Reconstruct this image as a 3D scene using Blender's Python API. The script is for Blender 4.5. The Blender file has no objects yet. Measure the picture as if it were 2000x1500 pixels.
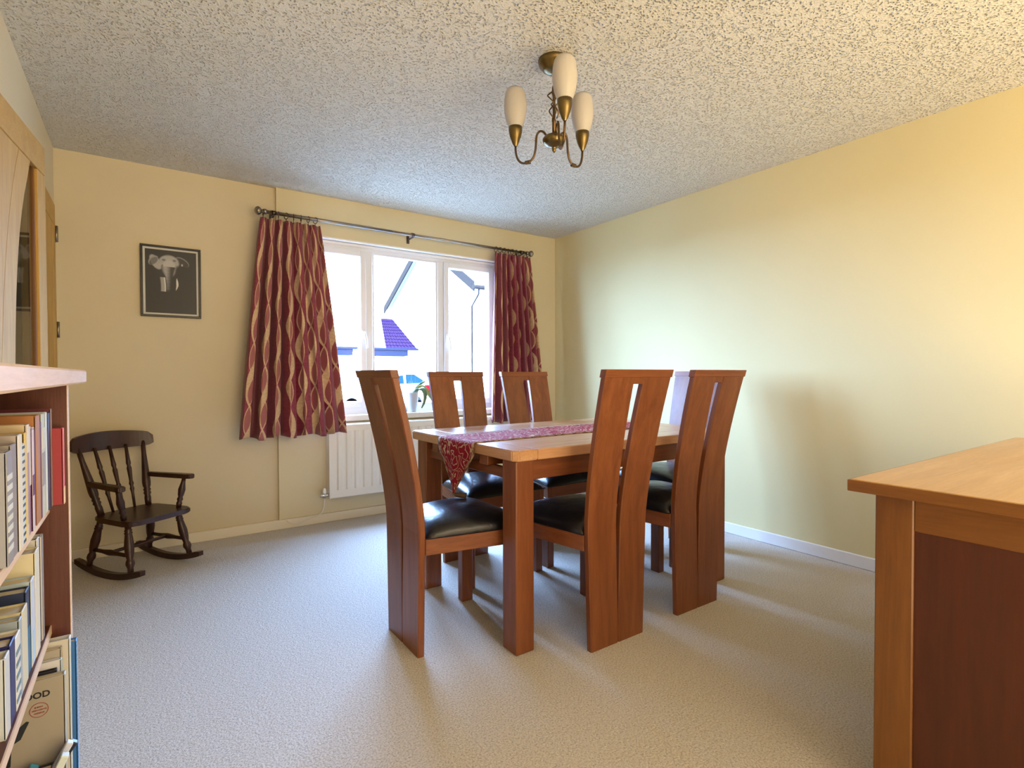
import bpy, bmesh, math, random
from mathutils import Vector, Matrix
random.seed(7)
C = bpy.context.scene.collection
S = bpy.context.scene
PI = math.pi

# ------------------------------------------------------------------ camera
F_PX, YAW, PITCH, ROLL, EYE = 1040.53, 0.6085, -0.0177, -0.0025, 1.0896
def make_camera():
    cd = bpy.data.cameras.new('camera'); cam = bpy.data.objects.new('camera', cd); C.objects.link(cam)
    f0 = Vector((math.sin(YAW), math.cos(YAW), 0)); r0 = Vector((math.cos(YAW), -math.sin(YAW), 0)); u0 = Vector((0, 0, 1))
    f = f0*math.cos(PITCH)+u0*math.sin(PITCH); u = u0*math.cos(PITCH)-f0*math.sin(PITCH)
    r = r0*math.cos(ROLL)+u*math.sin(ROLL); u2 = u*math.cos(ROLL)-r0*math.sin(ROLL)
    m = Matrix(((r.x, u2.x, -f.x, 0), (r.y, u2.y, -f.y, 0), (r.z, u2.z, -f.z, EYE), (0, 0, 0, 1)))
    cam.matrix_world = m
    cd.sensor_fit = 'HORIZONTAL'; cd.sensor_width = 36.0; cd.lens = F_PX/2000*36.0
    cd.clip_start = 0.02; cd.clip_end = 300
    S.camera = cam
make_camera()

# ------------------------------------------------------------------ world, lights, exposure
S.view_settings.view_transform = 'Standard'; S.view_settings.look = 'None'
S.view_settings.gamma = 1.0; S.view_settings.use_curve_mapping = False
S.view_settings.exposure = 0.3
w = bpy.data.worlds.new('world'); S.world = w; w.use_nodes = True
bg = w.node_tree.nodes['Background']
bg.inputs[0].default_value = (0.31, 0.54, 1.0, 1); bg.inputs[1].default_value = 80.0

def area(name, loc, rot, sx, sy, power, col, portal=False):
    l = bpy.data.lights.new(name, 'AREA'); l.shape = 'RECTANGLE'; l.size = sx; l.size_y = sy
    l.energy = power; l.color = col
    if portal: l.cycles.is_portal = True
    o = bpy.data.objects.new(name, l); C.objects.link(o); o.location = loc; o.rotation_euler = rot
    return o
# daylight enters by the window (sky portal); the two warm lamps behind the camera are added fill
area('window_sky_portal', (1.787, 4.27, 1.46), (-PI/2, 0, 0), 1.8, 1.4, 1, (1, 1, 1), True)
area('rear_warm_fill', (1.5, -2.5, 1.75), (PI/2-.12, 0, 0), 3.2, 1.2, 50, (1.0, 0.85, 0.61))
area('rear_upward_fill', (1.6, -1.5, .12), (PI, 0, 0), 2.8, 1.6, 110, (1.0, 0.84, 0.59))  # added fill aimed up to lift the ceiling and upper walls

XL, XR, YB, YP, H, YN = -0.398, 3.303, 4.036, 4.009, 2.4, -2.6

# ------------------------------------------------------------------ mesh helpers
def bm_box(bm, x0, x1, y0, y1, z0, z1, bevel=0.0, seg=1):
    r = bmesh.ops.create_cube(bm, size=1.0)
    vs = r['verts']
    for v in vs:
        v.co = Vector(((x0+x1)/2+v.co.x*(x1-x0), (y0+y1)/2+v.co.y*(y1-y0), (z0+z1)/2+v.co.z*(z1-z0)))
    if bevel > 0:
        es = list({e for v in vs for e in v.link_edges})
        bmesh.ops.bevel(bm, geom=es, offset=bevel, segments=seg, affect='EDGES', profile=0.5)
def bm_prism(bm, pts, axis, a0, a1):
    """pts 2D polygon; axis 'x','y','z' = extrusion axis from a0 to a1"""
    def mk(p, a):
        if axis == 'x': return (a, p[0], p[1])
        if axis == 'y': return (p[0], a, p[1])
        return (p[0], p[1], a)
    v0 = [bm.verts.new(mk(p, a0)) for p in pts]; v1 = [bm.verts.new(mk(p, a1)) for p in pts]
    n = len(pts)
    bm.faces.new(v0); bm.faces.new(v1[::-1])
    for i in range(n): bm.faces.new((v0[i], v1[i], v1[(i+1) % n], v0[(i+1) % n]))
def frame_of(d):
    d = d.normalized(); a = Vector((0, 0, 1)) if abs(d.z) < .9 else Vector((1, 0, 0))
    x = a.cross(d).normalized(); return x, d.cross(x).normalized()
def bm_tube(bm, pts, rad, n=10, closed=False, caps=True):
    pts = [Vector(p) for p in pts]; m = len(pts); rings = []; x = None
    for i, p in enumerate(pts):
        if closed: d = pts[(i+1) % m]-pts[i-1]
        else: d = (pts[min(i+1, m-1)]-pts[max(i-1, 0)])
        d.normalize()
        if x is None: x, _ = frame_of(d)
        else:
            x = (x-d*x.dot(d)); x.normalize()
        y = d.cross(x); r = rad[i] if isinstance(rad, (list, tuple)) else rad
        rings.append([bm.verts.new(p+(x*math.cos(2*PI*k/n)+y*math.sin(2*PI*k/n))*r) for k in range(n)])
    for i in range(m if closed else m-1):
        A, B = rings[i], rings[(i+1) % m]
        for k in range(n):
            f = bm.faces.new((A[k], A[(k+1) % n], B[(k+1) % n], B[k])); f.smooth = True
    if caps and not closed:
        bm.faces.new(rings[0][::-1]); bm.faces.new(rings[-1])
def bm_turned(bm, p0, p1, prof, n=10):
    p0, p1 = Vector(p0), Vector(p1)
    pts = [p0.lerp(p1, t) for t, r in prof]; bm_tube(bm, pts, [r for t, r in prof], n)
def bm_lathe(bm, cx, cy, prof, n=24, smooth=True, cap=True):
    rings = []
    for r, z in prof:
        rings.append([bm.verts.new((cx+r*math.cos(2*PI*k/n), cy+r*math.sin(2*PI*k/n), z)) for k in range(n)])
    for A, B in zip(rings[:-1], rings[1:]):
        for k in range(n):
            f = bm.faces.new((A[k], A[(k+1) % n], B[(k+1) % n], B[k])); f.smooth = smooth
    if cap: bm.faces.new(rings[0][::-1]); bm.faces.new(rings[-1])
def bm_grid(bm, fn, nu, nv, smooth=True, uv=None):
    vs = [[bm.verts.new(fn(i/nu, j/nv)) for j in range(nv+1)] for i in range(nu+1)]
    lay = bm.loops.layers.uv.verify() if uv else None
    for i in range(nu):
        for j in range(nv):
            f = bm.faces.new((vs[i][j], vs[i+1][j], vs[i+1][j+1], vs[i][j+1])); f.smooth = smooth
            if uv:
                for l, (a, b) in zip(f.loops, ((i, j), (i+1, j), (i+1, j+1), (i, j+1))): l[lay].uv = uv(a/nu, b/nv)
    return vs
def bez(p0, p1, p2, p3, n):
    p0, p1, p2, p3 = map(Vector, (p0, p1, p2, p3))
    return [((1-t)**3)*p0+3*t*(1-t)**2*p1+3*t*t*(1-t)*p2+t**3*p3 for t in [i/n for i in range(n+1)]]

def obj(name, bm, mat, parent=None, recalc=True):
    if recalc: bmesh.ops.recalc_face_normals(bm, faces=bm.faces[:])
    me = bpy.data.meshes.new(name); bm.to_mesh(me); bm.free()
    for m in (mat if isinstance(mat, (list, tuple)) else [mat]): me.materials.append(m)
    o = bpy.data.objects.new(name, me); C.objects.link(o)
    if parent: o.parent = parent
    return o
def tag(o, label=None, cat=None, group=None, kind=None):
    if label: o['label'] = label
    if cat: o['category'] = cat
    if group: o['group'] = group
    if kind: o['kind'] = kind
    return o
def thing(name, label, cat, loc=(0, 0, 0), rz=0.0, group=None):
    o = bpy.data.objects.new(name, None); C.objects.link(o); o.empty_display_size = .05
    o.location = loc; o.rotation_euler = (0, 0, rz)
    return tag(o, label, cat, group)
def struct(name, bm, mat, parent=None):
    o = obj(name, bm, mat, parent)
    if not parent: o['kind'] = 'structure'
    return o
def B(x0, x1, y0, y1, z0, z1, bevel=0.0, seg=1):
    bm = bmesh.new(); bm_box(bm, x0, x1, y0, y1, z0, z1, bevel, seg); return bm
def copy_tree(o, parent=None):
    c = o.copy(); C.objects.link(c)
    if parent: c.parent = parent
    for ch in list(o.children): copy_tree(ch, c)
    return c

# ------------------------------------------------------------------ materials
def newmat(name):
    m = bpy.data.materials.new(name); m.use_nodes = True
    nt = m.node_tree; return m, nt, nt.nodes['Principled BSDF'], nt.nodes['Material Output']
def N(nt, t, **kw):
    n = nt.nodes.new(t)
    for k, v in kw.items():
        if k.startswith('i_'):
            key = k[2:]; key = int(key) if key.isdigit() else key
            n.inputs[key].default_value = v
        else: setattr(n, k, v)
    return n
def plain(name, col, rough=.5, metal=0.0, spec=.5, **kw):
    m, nt, b, o = newmat(name)
    b.inputs['Base Color'].default_value = (*col, 1); b.inputs['Roughness'].default_value = rough
    b.inputs['Metallic'].default_value = metal; b.inputs['Specular IOR Level'].default_value = spec
    return m
def ramp(nt, stops):
    r = N(nt, 'ShaderNodeValToRGB'); e = r.color_ramp.elements
    while len(e) > len(stops): e.remove(e[-1])
    while len(e) < len(stops): e.new(1)
    for el, (p, c) in zip(e, stops): el.position = p; el.color = (*c, 1)
    return r
def wood(name, c0, c1, axis, rough=.38, scale=1.0, vary=.12, bump=.04):
    m, nt, b, o = newmat(name); L = nt.links.new
    tc = N(nt, 'ShaderNodeTexCoord'); mp = N(nt, 'ShaderNodeMapping')
    sc = {'x': (1.2, 16, 16), 'y': (16, 1.2, 16), 'z': (16, 16, 1.2)}[axis]
    oi = N(nt, 'ShaderNodeObjectInfo'); ad = N(nt, 'ShaderNodeVectorMath', operation='ADD')
    mu = N(nt, 'ShaderNodeMath', operation='MULTIPLY', i_1=13.7); L(oi.outputs['Random'], mu.inputs[0])
    L(tc.outputs['Object'], ad.inputs[0]); L(mu.outputs[0], ad.inputs[1])
    L(ad.outputs[0], mp.inputs[0]); mp.inputs['Scale'].default_value = tuple(s*scale for s in sc)
    n1 = N(nt, 'ShaderNodeTexNoise', i_Scale=1.6, i_Detail=6.0, i_Roughness=.62, i_Distortion=.6); L(mp.outputs[0], n1.inputs['Vector'])
    n2 = N(nt, 'ShaderNodeTexNoise', i_Scale=9.0, i_Detail=3.0, i_Roughness=.6); L(mp.outputs[0], n2.inputs['Vector'])
    r1 = ramp(nt, [(.28, c0), (.52, tuple((a+b_)/2 for a, b_ in zip(c0, c1))), (.75, c1)]); L(n1.outputs[0], r1.inputs[0])
    mx = N(nt, 'ShaderNodeMix', data_type='RGBA', blend_type='MULTIPLY'); mx.inputs[0].default_value = .35
    r2 = ramp(nt, [(.35, (.72, .66, .6)), (.62, (1, 1, 1))]); L(n2.outputs[0], r2.inputs[0])
    L(r1.outputs[0], mx.inputs[6]); L(r2.outputs[0], mx.inputs[7])
    hs = N(nt, 'ShaderNodeHueSaturation'); mr = N(nt, 'ShaderNodeMapRange', i_3=1-vary, i_4=1+vary); L(oi.outputs['Random'], mr.inputs[0])
    L(mr.outputs[0], hs.inputs['Value']); L(mx.outputs[2], hs.inputs['Color']); L(hs.outputs[0], b.inputs['Base Color'])
    b.inputs['Roughness'].default_value = rough
    bp = N(nt, 'ShaderNodeBump', i_Strength=bump, i_Distance=.01); L(n2.outputs[0], bp.inputs['Height']); L(bp.outputs[0], b.inputs['Normal'])
    return m
OAK0, OAK1 = (.16, .044, .013), (.275, .092, .031)
oak = {a: wood('oak_'+a, OAK0, OAK1, a) for a in 'xyz'}
top_oak = {a: wood('tabletop_oak_'+a, (.48, .245, .12), (.62, .365, .20), a, rough=.27, vary=.10) for a in 'xy'}
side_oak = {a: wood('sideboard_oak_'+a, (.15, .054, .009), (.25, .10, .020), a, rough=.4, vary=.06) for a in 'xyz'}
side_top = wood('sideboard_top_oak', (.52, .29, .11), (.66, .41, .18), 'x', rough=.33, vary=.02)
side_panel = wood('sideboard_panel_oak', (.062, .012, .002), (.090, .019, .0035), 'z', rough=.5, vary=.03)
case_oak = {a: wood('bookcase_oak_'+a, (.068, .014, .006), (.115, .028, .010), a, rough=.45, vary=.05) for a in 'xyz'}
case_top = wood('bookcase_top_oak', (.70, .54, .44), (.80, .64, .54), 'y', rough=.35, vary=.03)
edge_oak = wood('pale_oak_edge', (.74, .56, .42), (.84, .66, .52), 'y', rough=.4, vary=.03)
door_oak = {a: wood('door_oak_'+a, (.47, .265, .058), (.57, .345, .085), a, rough=.6, vary=.03, scale=.8) for a in 'yz'}
dark_wood = wood('dark_stained_wood', (.026, .008, .005), (.052, .017, .010), 'z', rough=.36, vary=.08)

def wall_mat(name, col, bs=.05):
    m, nt, b, o = newmat(name); L = nt.links.new
    b.inputs['Base Color'].default_value = (*col, 1); b.inputs['Roughness'].default_value = .75; b.inputs['Specular IOR Level'].default_value = .3
    tc = N(nt, 'ShaderNodeTexCoord'); n1 = N(nt, 'ShaderNodeTexNoise', i_Scale=180.0, i_Detail=3.0); L(tc.outputs['Object'], n1.inputs['Vector'])
    bp = N(nt, 'ShaderNodeBump', i_Strength=bs*2, i_Distance=.004); L(n1.outputs[0], bp.inputs['Height']); L(bp.outputs[0], b.inputs['Normal'])
    n2 = N(nt, 'ShaderNodeTexNoise', i_Scale=1.1, i_Detail=2.0); L(tc.outputs['Object'], n2.inputs['Vector'])
    r = ramp(nt, [(.3, tuple(c*.96 for c in col)), (.7, tuple(min(1, c*1.03) for c in col))]); L(n2.outputs[0], r.inputs[0]); L(r.outputs[0], b.inputs['Base Color'])
    return m
cream = wall_mat('cream_wall_paint', (.68, .58, .385))
warm_lit_cream = wall_mat('cream_wall_warm_light_tint', (.70, .595, .315))  # warm light on the right wall is mixed into its cream as yellow
panel_cream = wall_mat('cream_panel_paint', (.69, .595, .38), .03)
skirt_m = plain('skirting_gloss', (.80, .72, .56), .35)
skirt_w = plain('skirting_white', (.80, .78, .74), .35)
upvc = plain('white_upvc', (.80, .80, .82), .28)
rad_m = plain('radiator_enamel', (.80, .74, .62), .35)

def ceiling_mat():
    m, nt, b, o = newmat('artex_ceiling'); L = nt.links.new
    b.inputs['Base Color'].default_value = (.70, .665, .575, 1); b.inputs['Roughness'].default_value = .8; b.inputs['Specular IOR Level'].default_value = .25
    tc = N(nt, 'ShaderNodeTexCoord'); nz = N(nt, 'ShaderNodeTexNoise', i_Scale=22.0, i_Detail=2.0); L(tc.outputs['Object'], nz.inputs['Vector'])
    mx = N(nt, 'ShaderNodeMix', data_type='RGBA'); mx.inputs[0].default_value = .035; L(tc.outputs['Object'], mx.inputs[6]); L(nz.outputs['Color'], mx.inputs[7])
    v = N(nt, 'ShaderNodeTexVoronoi', i_Scale=88.0); v.feature = 'SMOOTH_F1'; v.inputs['Smoothness'].default_value = .35; L(mx.outputs[2], v.inputs['Vector'])
    r = ramp(nt, [(.05, (0, 0, 0)), (.42, (1, 1, 1))]); L(v.outputs['Distance'], r.inputs[0])
    n2 = N(nt, 'ShaderNodeTexNoise', i_Scale=130.0, i_Detail=2.0); L(tc.outputs['Object'], n2.inputs['Vector'])
    ad = N(nt, 'ShaderNodeMath', operation='MULTIPLY_ADD', i_1=.5); L(n2.outputs[0], ad.inputs[0]); L(r.outputs[0], ad.inputs[2])
    bp = N(nt, 'ShaderNodeBump', i_Strength=1.0, i_Distance=.012); L(ad.outputs[0], bp.inputs['Height']); L(bp.outputs[0], b.inputs['Normal'])
    return m
artex = ceiling_mat()
def carpet_mat():
    m, nt, b, o = newmat('twist_pile_carpet'); L = nt.links.new
    b.inputs['Roughness'].default_value = .95; b.inputs['Specular IOR Level'].default_value = .1; b.inputs['Sheen Weight'].default_value = .12
    tc = N(nt, 'ShaderNodeTexCoord')
    n1 = N(nt, 'ShaderNodeTexNoise', i_Scale=170.0, i_Detail=4.0, i_Roughness=.65); L(tc.outputs['Object'], n1.inputs['Vector'])
    n2 = N(nt, 'ShaderNodeTexNoise', i_Scale=55.0, i_Detail=3.0, i_Distortion=.8); L(tc.outputs['Object'], n2.inputs['Vector'])
    r = ramp(nt, [(.33, (.38, .335, .285)), (.5, (.64, .585, .515)), (.70, (.80, .74, .66))]); L(n1.outputs[0], r.inputs[0]); L(r.outputs[0], b.inputs['Base Color'])
    ad = N(nt, 'ShaderNodeMath', operation='MULTIPLY_ADD', i_1=1.0); L(n2.outputs[0], ad.inputs[0]); L(n1.outputs[0], ad.inputs[2])
    bp = N(nt, 'ShaderNodeBump', i_Strength=.7, i_Distance=.012); L(ad.outputs[0], bp.inputs['Height']); L(bp.outputs[0], b.inputs['Normal'])
    return m
carpet = carpet_mat()
def glass_mat(name, tint=(1, 1, 1), refl=.06):
    m, nt, b, o = newmat(name); L = nt.links.new; nt.nodes.remove(b)
    t = N(nt, 'ShaderNodeBsdfTransparent'); t.inputs[0].default_value = (*tint, 1)
    g = N(nt, 'ShaderNodeBsdfGlossy', i_Roughness=.01); fr = N(nt, 'ShaderNodeFresnel', i_IOR=1.5)
    ge = N(nt, 'ShaderNodeNewGeometry'); iv = N(nt, 'ShaderNodeMath', operation='SUBTRACT', i_0=1.0); L(ge.outputs['Backfacing'], iv.inputs[1])
    ml = N(nt, 'ShaderNodeMath', operation='MULTIPLY'); L(fr.outputs[0], ml.inputs[0]); L(iv.outputs[0], ml.inputs[1])
    mx = N(nt, 'ShaderNodeMixShader'); L(ml.outputs[0], mx.inputs[0]); L(t.outputs[0], mx.inputs[1]); L(g.outputs[0], mx.inputs[2]); L(mx.outputs[0], o.inputs[0])
    return m
glass = glass_mat('window_glass'); door_glass = glass_mat('door_glass', (.75, .76, .75))
brass = plain('antique_brass', (.20, .145, .060), .28, 1.0); dark_brass = plain('dark_antique_brass', (.16, .10, .05), .35, 1.0)
pewter = plain('brushed_pewter', (.30, .26, .22), .33, 1.0); pewter_d = plain('dark_pewter', (.12, .09, .08), .35, 1.0)
chrome = plain('chrome', (.7, .7, .7), .15, 1.0); steel = plain('hinge_steel', (.30, .26, .20), .35, 1.0)
white_pl = plain('white_plastic', (.82, .82, .80), .3); black_f = plain('black_frame', (.012, .010, .012), .35)
leather_m, _nt, _b, _o = newmat('black_leather')
_b.inputs['Base Color'].default_value = (.006, .006, .010, 1); _b.inputs['Roughness'].default_value = .30
_tc = N(_nt, 'ShaderNodeTexCoord'); _n = N(_nt, 'ShaderNodeTexNoise', i_Scale=14.0, i_Detail=4.0); _nt.links.new(_tc.outputs['Object'], _n.inputs['Vector'])
_bp = N(_nt, 'ShaderNodeBump', i_Strength=.22, i_Distance=.02); _nt.links.new(_n.outputs[0], _bp.inputs['Height']); _nt.links.new(_bp.outputs[0], _b.inputs['Normal'])
def shade_mat():
    m, nt, b, o = newmat('opal_glass_shade'); L = nt.links.new
    b.inputs['Base Color'].default_value = (.74, .69, .63, 1); b.inputs['Roughness'].default_value = .35
    tr = N(nt, 'ShaderNodeBsdfTranslucent'); tr.inputs[0].default_value = (.8, .75, .68, 1)
    mx = N(nt, 'ShaderNodeMixShader'); mx.inputs[0].default_value = .35; L(b.outputs[0], mx.inputs[1]); L(tr.outputs[0], mx.inputs[2]); L(mx.outputs[0], o.inputs[0])
    return m
opal = shade_mat()

def curtain_mat():
    m, nt, b, o = newmat('red_wave_curtain_fabric'); L = nt.links.new
    uv = N(nt, 'ShaderNodeUVMap'); sp = N(nt, 'ShaderNodeSeparateXYZ'); L(uv.outputs[0], sp.inputs[0])
    def M(op, a, b_=None, c=None):
        n = N(nt, 'ShaderNodeMath', operation=op)
        for k, v in enumerate((a, b_, c)):
            if v is None: continue
            if isinstance(v, (int, float)): n.inputs[k].default_value = v
            else: L(v, n.inputs[k])
        return n.outputs[0]
    U, V = sp.outputs[0], sp.outputs[1]          # metres of cloth
    P = .125                                       # ribbon spacing
    cell = M('FLOOR', M('DIVIDE', U, P)); fu = M('SUBTRACT', M('FRACT', M('DIVIDE', U, P)), .5)
    ph = M('MULTIPLY_ADD', V, 2*PI/.42, M('MULTIPLY', cell, 2.1))
    s = M('SINE', ph); A = .20
    d1 = M('ABSOLUTE', M('SUBTRACT', fu, M('MULTIPLY', s, A)))
    w1 = M('MULTIPLY_ADD', M('COSINE', M('MULTIPLY', ph, 1.0)), .065, .105)
    big = M('LESS_THAN', d1, w1)
    d2 = M('ABSOLUTE', M('ADD', fu, M('MULTIPLY', s, A)))
    thin = M('LESS_THAN', d2, .022)
    inn = M('LESS_THAN', M('MULTIPLY', M('SUBTRACT', fu, M('MULTIPLY', s, A)), M('ADD', fu, M('MULTIPLY', s, A))), 0.0)
    n1 = N(nt, 'ShaderNodeTexNoise', i_Scale=60.0, i_Detail=4.0); L(uv.outputs[0], n1.inputs['Vector'])
    base = ramp(nt, [(.3, (.20, .016, .036)), (.7, (.33, .038, .065))]); L(n1.outputs[0], base.inputs[0])
    alt = N(nt, 'ShaderNodeMix', data_type='RGBA'); alt.inputs[7].default_value = (.24, .095, .10, 1); L(base.outputs[0], alt.inputs[6])
    L(M('MULTIPLY', M('GREATER_THAN', M('ABSOLUTE', fu), .40), .55), alt.inputs[0])
    m0 = N(nt, 'ShaderNodeMix', data_type='RGBA'); m0.inputs[7].default_value = (.42, .13, .105, 1); L(alt.outputs[2], m0.inputs[6]); L(M('MULTIPLY', inn, .8), m0.inputs[0])
    gold = ramp(nt, [(.3, (.60, .38, .19)), (.7, (.76, .52, .29))]); L(n1.outputs[0], gold.inputs[0])
    m1 = N(nt, 'ShaderNodeMix', data_type='RGBA'); L(m0.outputs[2], m1.inputs[6]); L(gold.outputs[0], m1.inputs[7]); L(M('MAXIMUM', big, thin), m1.inputs[0])
    L(m1.outputs[2], b.inputs['Base Color']); b.inputs['Roughness'].default_value = .55; b.inputs['Sheen Weight'].default_value = .2
    tr = N(nt, 'ShaderNodeBsdfTranslucent'); L(m1.outputs[2], tr.inputs[0])
    mx = N(nt, 'ShaderNodeMixShader'); mx.inputs[0].default_value = .22; L(b.outputs[0], mx.inputs[1]); L(tr.outputs[0], mx.inputs[2]); L(mx.outputs[0], o.inputs[0])
    return m
curtain_m = curtain_mat()
def runner_mat():
    m, nt, b, o = newmat('red_gold_runner_fabric'); L = nt.links.new
    uv = N(nt, 'ShaderNodeUVMap'); nz = N(nt, 'ShaderNodeTexNoise', i_Scale=9.0, i_Detail=2.0); L(uv.outputs[0], nz.inputs['Vector'])
    mx = N(nt, 'ShaderNodeMix', data_type='RGBA'); mx.inputs[0].default_value = .12; L(uv.outputs[0], mx.inputs[6]); L(nz.outputs['Color'], mx.inputs[7])
    wv = N(nt, 'ShaderNodeTexVoronoi', i_Scale=19.0); L(mx.outputs[2], wv.inputs['Vector'])
    sn = N(nt, 'ShaderNodeMath', operation='MULTIPLY', i_1=7.0); L(wv.outputs['Distance'], sn.inputs[0])
    fr = N(nt, 'ShaderNodeMath', operation='FRACT'); L(sn.outputs[0], fr.inputs[0])
    r = ramp(nt, [(.0, (.62, .45, .32)), (.36, (.62, .45, .32)), (.52, (.22, .010, .022)), (.9, (.30, .018, .035))]); 
    md = N(nt, 'ShaderNodeMath', operation='MODULO', i_1=2.1); L(sn.outputs[0], md.inputs[0]); L(md.outputs[0], r.inputs[0])
    sp = N(nt, 'ShaderNodeSeparateXYZ'); L(uv.outputs[0], sp.inputs[0])
    ab = N(nt, 'ShaderNodeMath', operation='ABSOLUTE'); L(sp.outputs[1], ab.inputs[0])
    gt = N(nt, 'ShaderNodeMath', operation='GREATER_THAN', i_1=.146); L(ab.outputs[0], gt.inputs[0])
    m2 = N(nt, 'ShaderNodeMix', data_type='RGBA'); L(gt.outputs[0], m2.inputs[0]); L(r.outputs[0], m2.inputs[6])
    n3 = N(nt, 'ShaderNodeTexNoise', i_Scale=45.0); L(uv.outputs[0], n3.inputs['Vector']); r3 = ramp(nt, [(.42, (.16, .08, .05)), (.58, (.46, .34, .22))]); L(n3.outputs[0], r3.inputs[0]); L(r3.outputs[0], m2.inputs[7])
    L(m2.outputs[2], b.inputs['Base Color']); b.inputs['Roughness'].default_value = .7; b.inputs['Specular IOR Level'].default_value = .04
    bp = N(nt, 'ShaderNodeBump', i_Strength=.5, i_Distance=.003); L(r.outputs[0], bp.inputs['Height']); L(bp.outputs[0], b.inputs['Normal'])
    return m
runner_m = runner_mat()
def vcol_mat(name, rough=.4):
    m, nt, b, o = newmat(name); a = N(nt, 'ShaderNodeVertexColor', layer_name='Col'); nt.links.new(a.outputs[0], b.inputs['Base Color']); b.inputs['Roughness'].default_value = rough
    return m

# ------------------------------------------------------------------ room shell
struct('floor', B(XL-.6, XR+.15, YN-.1, YB+.25, -.12, 0), carpet)
struct('ceiling', B(XL-.6, XR+.15, YN-.1, YB+.25, H, H+.12), artex)
WX0, WX1, WZ0, WZ1 = .90, 2.67, .787, 2.105          # window opening
bm = bmesh.new()
bm_box(bm, XL-.15, WX0, YB, YB+.22, 0, H); bm_box(bm, WX1, XR+.15, YB, YB+.22, 0, H)
bm_box(bm, WX0, WX1, YB, YB+.22, 0, WZ0-.045); bm_box(bm, WX0, WX1, YB, YB+.22, WZ1, H)
struct('wall_back', bm, cream)
bm = bmesh.new(); PX0 = .79
bm_box(bm, PX0, WX0, YP, YB, .068, H); bm_box(bm, WX1, XR, YP, YB, .068, H)
bm_box(bm, WX0, WX1, YP, YB, .068, WZ0-.045); bm_box(bm, WX0, WX1, YP, YB, WZ1, H)
struct('trim_1', bm, panel_cream)['label'] = 'cream lining panel around the window, proud of the back wall'
struct('wall_right', B(XR, XR+.15, YN-.1, YB+.22, 0, H), warm_lit_cream)
DY0, DY1, DZ = 2.17, 3.955, 2.062
bm = bmesh.new()
bm_box(bm, XL-.12, XL, YN-.1, DY0, 0, H); bm_box(bm, XL-.12, XL, DY1, YB, 0, H); bm_box(bm, XL-.12, XL, DY0, DY1, DZ, H)
struct('wall_left', bm, cream)
bm = bmesh.new()
bm_box(bm, XL-.62, XL-.56, DY0-.05, DY1+.05, 0, DZ+.05); bm_box(bm, XL-.56, XL-.12, DY0-.05, DY0, 0, DZ+.05)
bm_box(bm, XL-.56, XL-.12, DY1, DY1+.05, 0, DZ+.05); bm_box(bm, XL-.56, XL-.12, DY0, DY1, DZ, DZ+.05)
struct('wall_recess', bm, cream)
struct('wall_near', B(XL-.15, XR+.15, YN-.1, YN, 0, H), cream)
# skirting
struct('baseboard_back', B(XL, XR, YP-.004, YB, 0, .066, .003), skirt_m)
struct('baseboard_right', B(XR-.016, XR, YN, YP-.004, 0, .073, .004), skirt_w)
bm = bmesh.new(); bm_box(bm, XL, XL+.014, YN, DY0, 0, .066, .003)
struct('baseboard_left', bm, skirt_m)

# ------------------------------------------------------------------ window
FY0, FY1 = 4.075, 4.145
win = bpy.data.objects.new('window_1', None); C.objects.link(win); win['kind'] = 'structure'
bm = bmesh.new()
bm_box(bm, WX0, WX0+.05, FY0, FY1, WZ0, WZ1); bm_box(bm, WX1-.05, WX1, FY0, FY1, WZ0, WZ1)
bm_box(bm, WX0+.05, WX1-.05, FY0, FY1, WZ1-.055, WZ1); bm_box(bm, WX0+.05, WX1-.05, FY0, FY1, WZ0, WZ0+.05)
bm_box(bm, WX0+.007, WX1-.007, FY0-.012, FY0, WZ1-.030, WZ1-.008, .003)
obj('window_frame', bm, upvc, win)
for x0, x1 in ((1.447, 1.503), (2.07, 2.126)):
    obj('mullion', B(x0, x1, FY0-.004, FY1, WZ0+.05, WZ1-.055, .004), upvc, win)
def casement(x0, x1, hx, flip):
    z0, z1 = WZ0+.05, WZ1-.055; w_ = .047
    bm = bmesh.new()
    bm_box(bm, x0, x0+w_, FY0-.018, FY1-.02, z0, z1, .005); bm_box(bm, x1-w_, x1, FY0-.018, FY1-.02, z0, z1, .005)
    bm_box(bm, x0+w_-.004, x1-w_+.004, FY0-.018, FY1-.02, z1-w_, z1, .005); bm_box(bm, x0+w_-.004, x1-w_+.004, FY0-.018, FY1-.02, z0, z0+w_, .005)
    s = obj('casement', bm, upvc, win)
    obj('pane', B(x0+w_-.008, x1-w_+.008, FY0+.02, FY0+.024, z0+w_-.008, z1-w_+.008), glass, s)
    bm = bmesh.new(); hz = 1.40
    bm_box(bm, hx-.011, hx+.011, FY0-.028, FY0-.018, hz-.035, hz+.035, .003)
    bm_tube(bm, [(hx, FY0-.024, hz+.012), (hx, FY0-.045, hz+.012), (hx+flip*.004, FY0-.05, hz+.004), (hx+flip*.016, FY0-.05, hz-.04), (hx+flip*.020, FY0-.048, hz-.105)], [.009, .010, .010, .008, .007], 8)
    obj('window_handle', bm, white_pl, s)
casement(WX0+.05, 1.447, 1.42, 1); casement(2.126, WX1-.05, 2.15, 1)
z0, z1 = WZ0+.05, WZ1-.055
bm = bmesh.new()
bm_box(bm, 1.503, 1.518, FY0+.004, FY0+.05, z0, z1); bm_box(bm, 2.055, 2.07, FY0+.004, FY0+.05, z0, z1)
bm_box(bm, 1.518, 2.055, FY0+.004, FY0+.05, z1-.015, z1); bm_box(bm, 1.518, 2.055, FY0+.004, FY0+.05, z0, z0+.02)
gb = obj('glazing_bead', bm, upvc, win)
obj('pane', B(1.514, 2.059, FY0+.02, FY0+.024, z0+.012, z1-.010), glass, gb)
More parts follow.
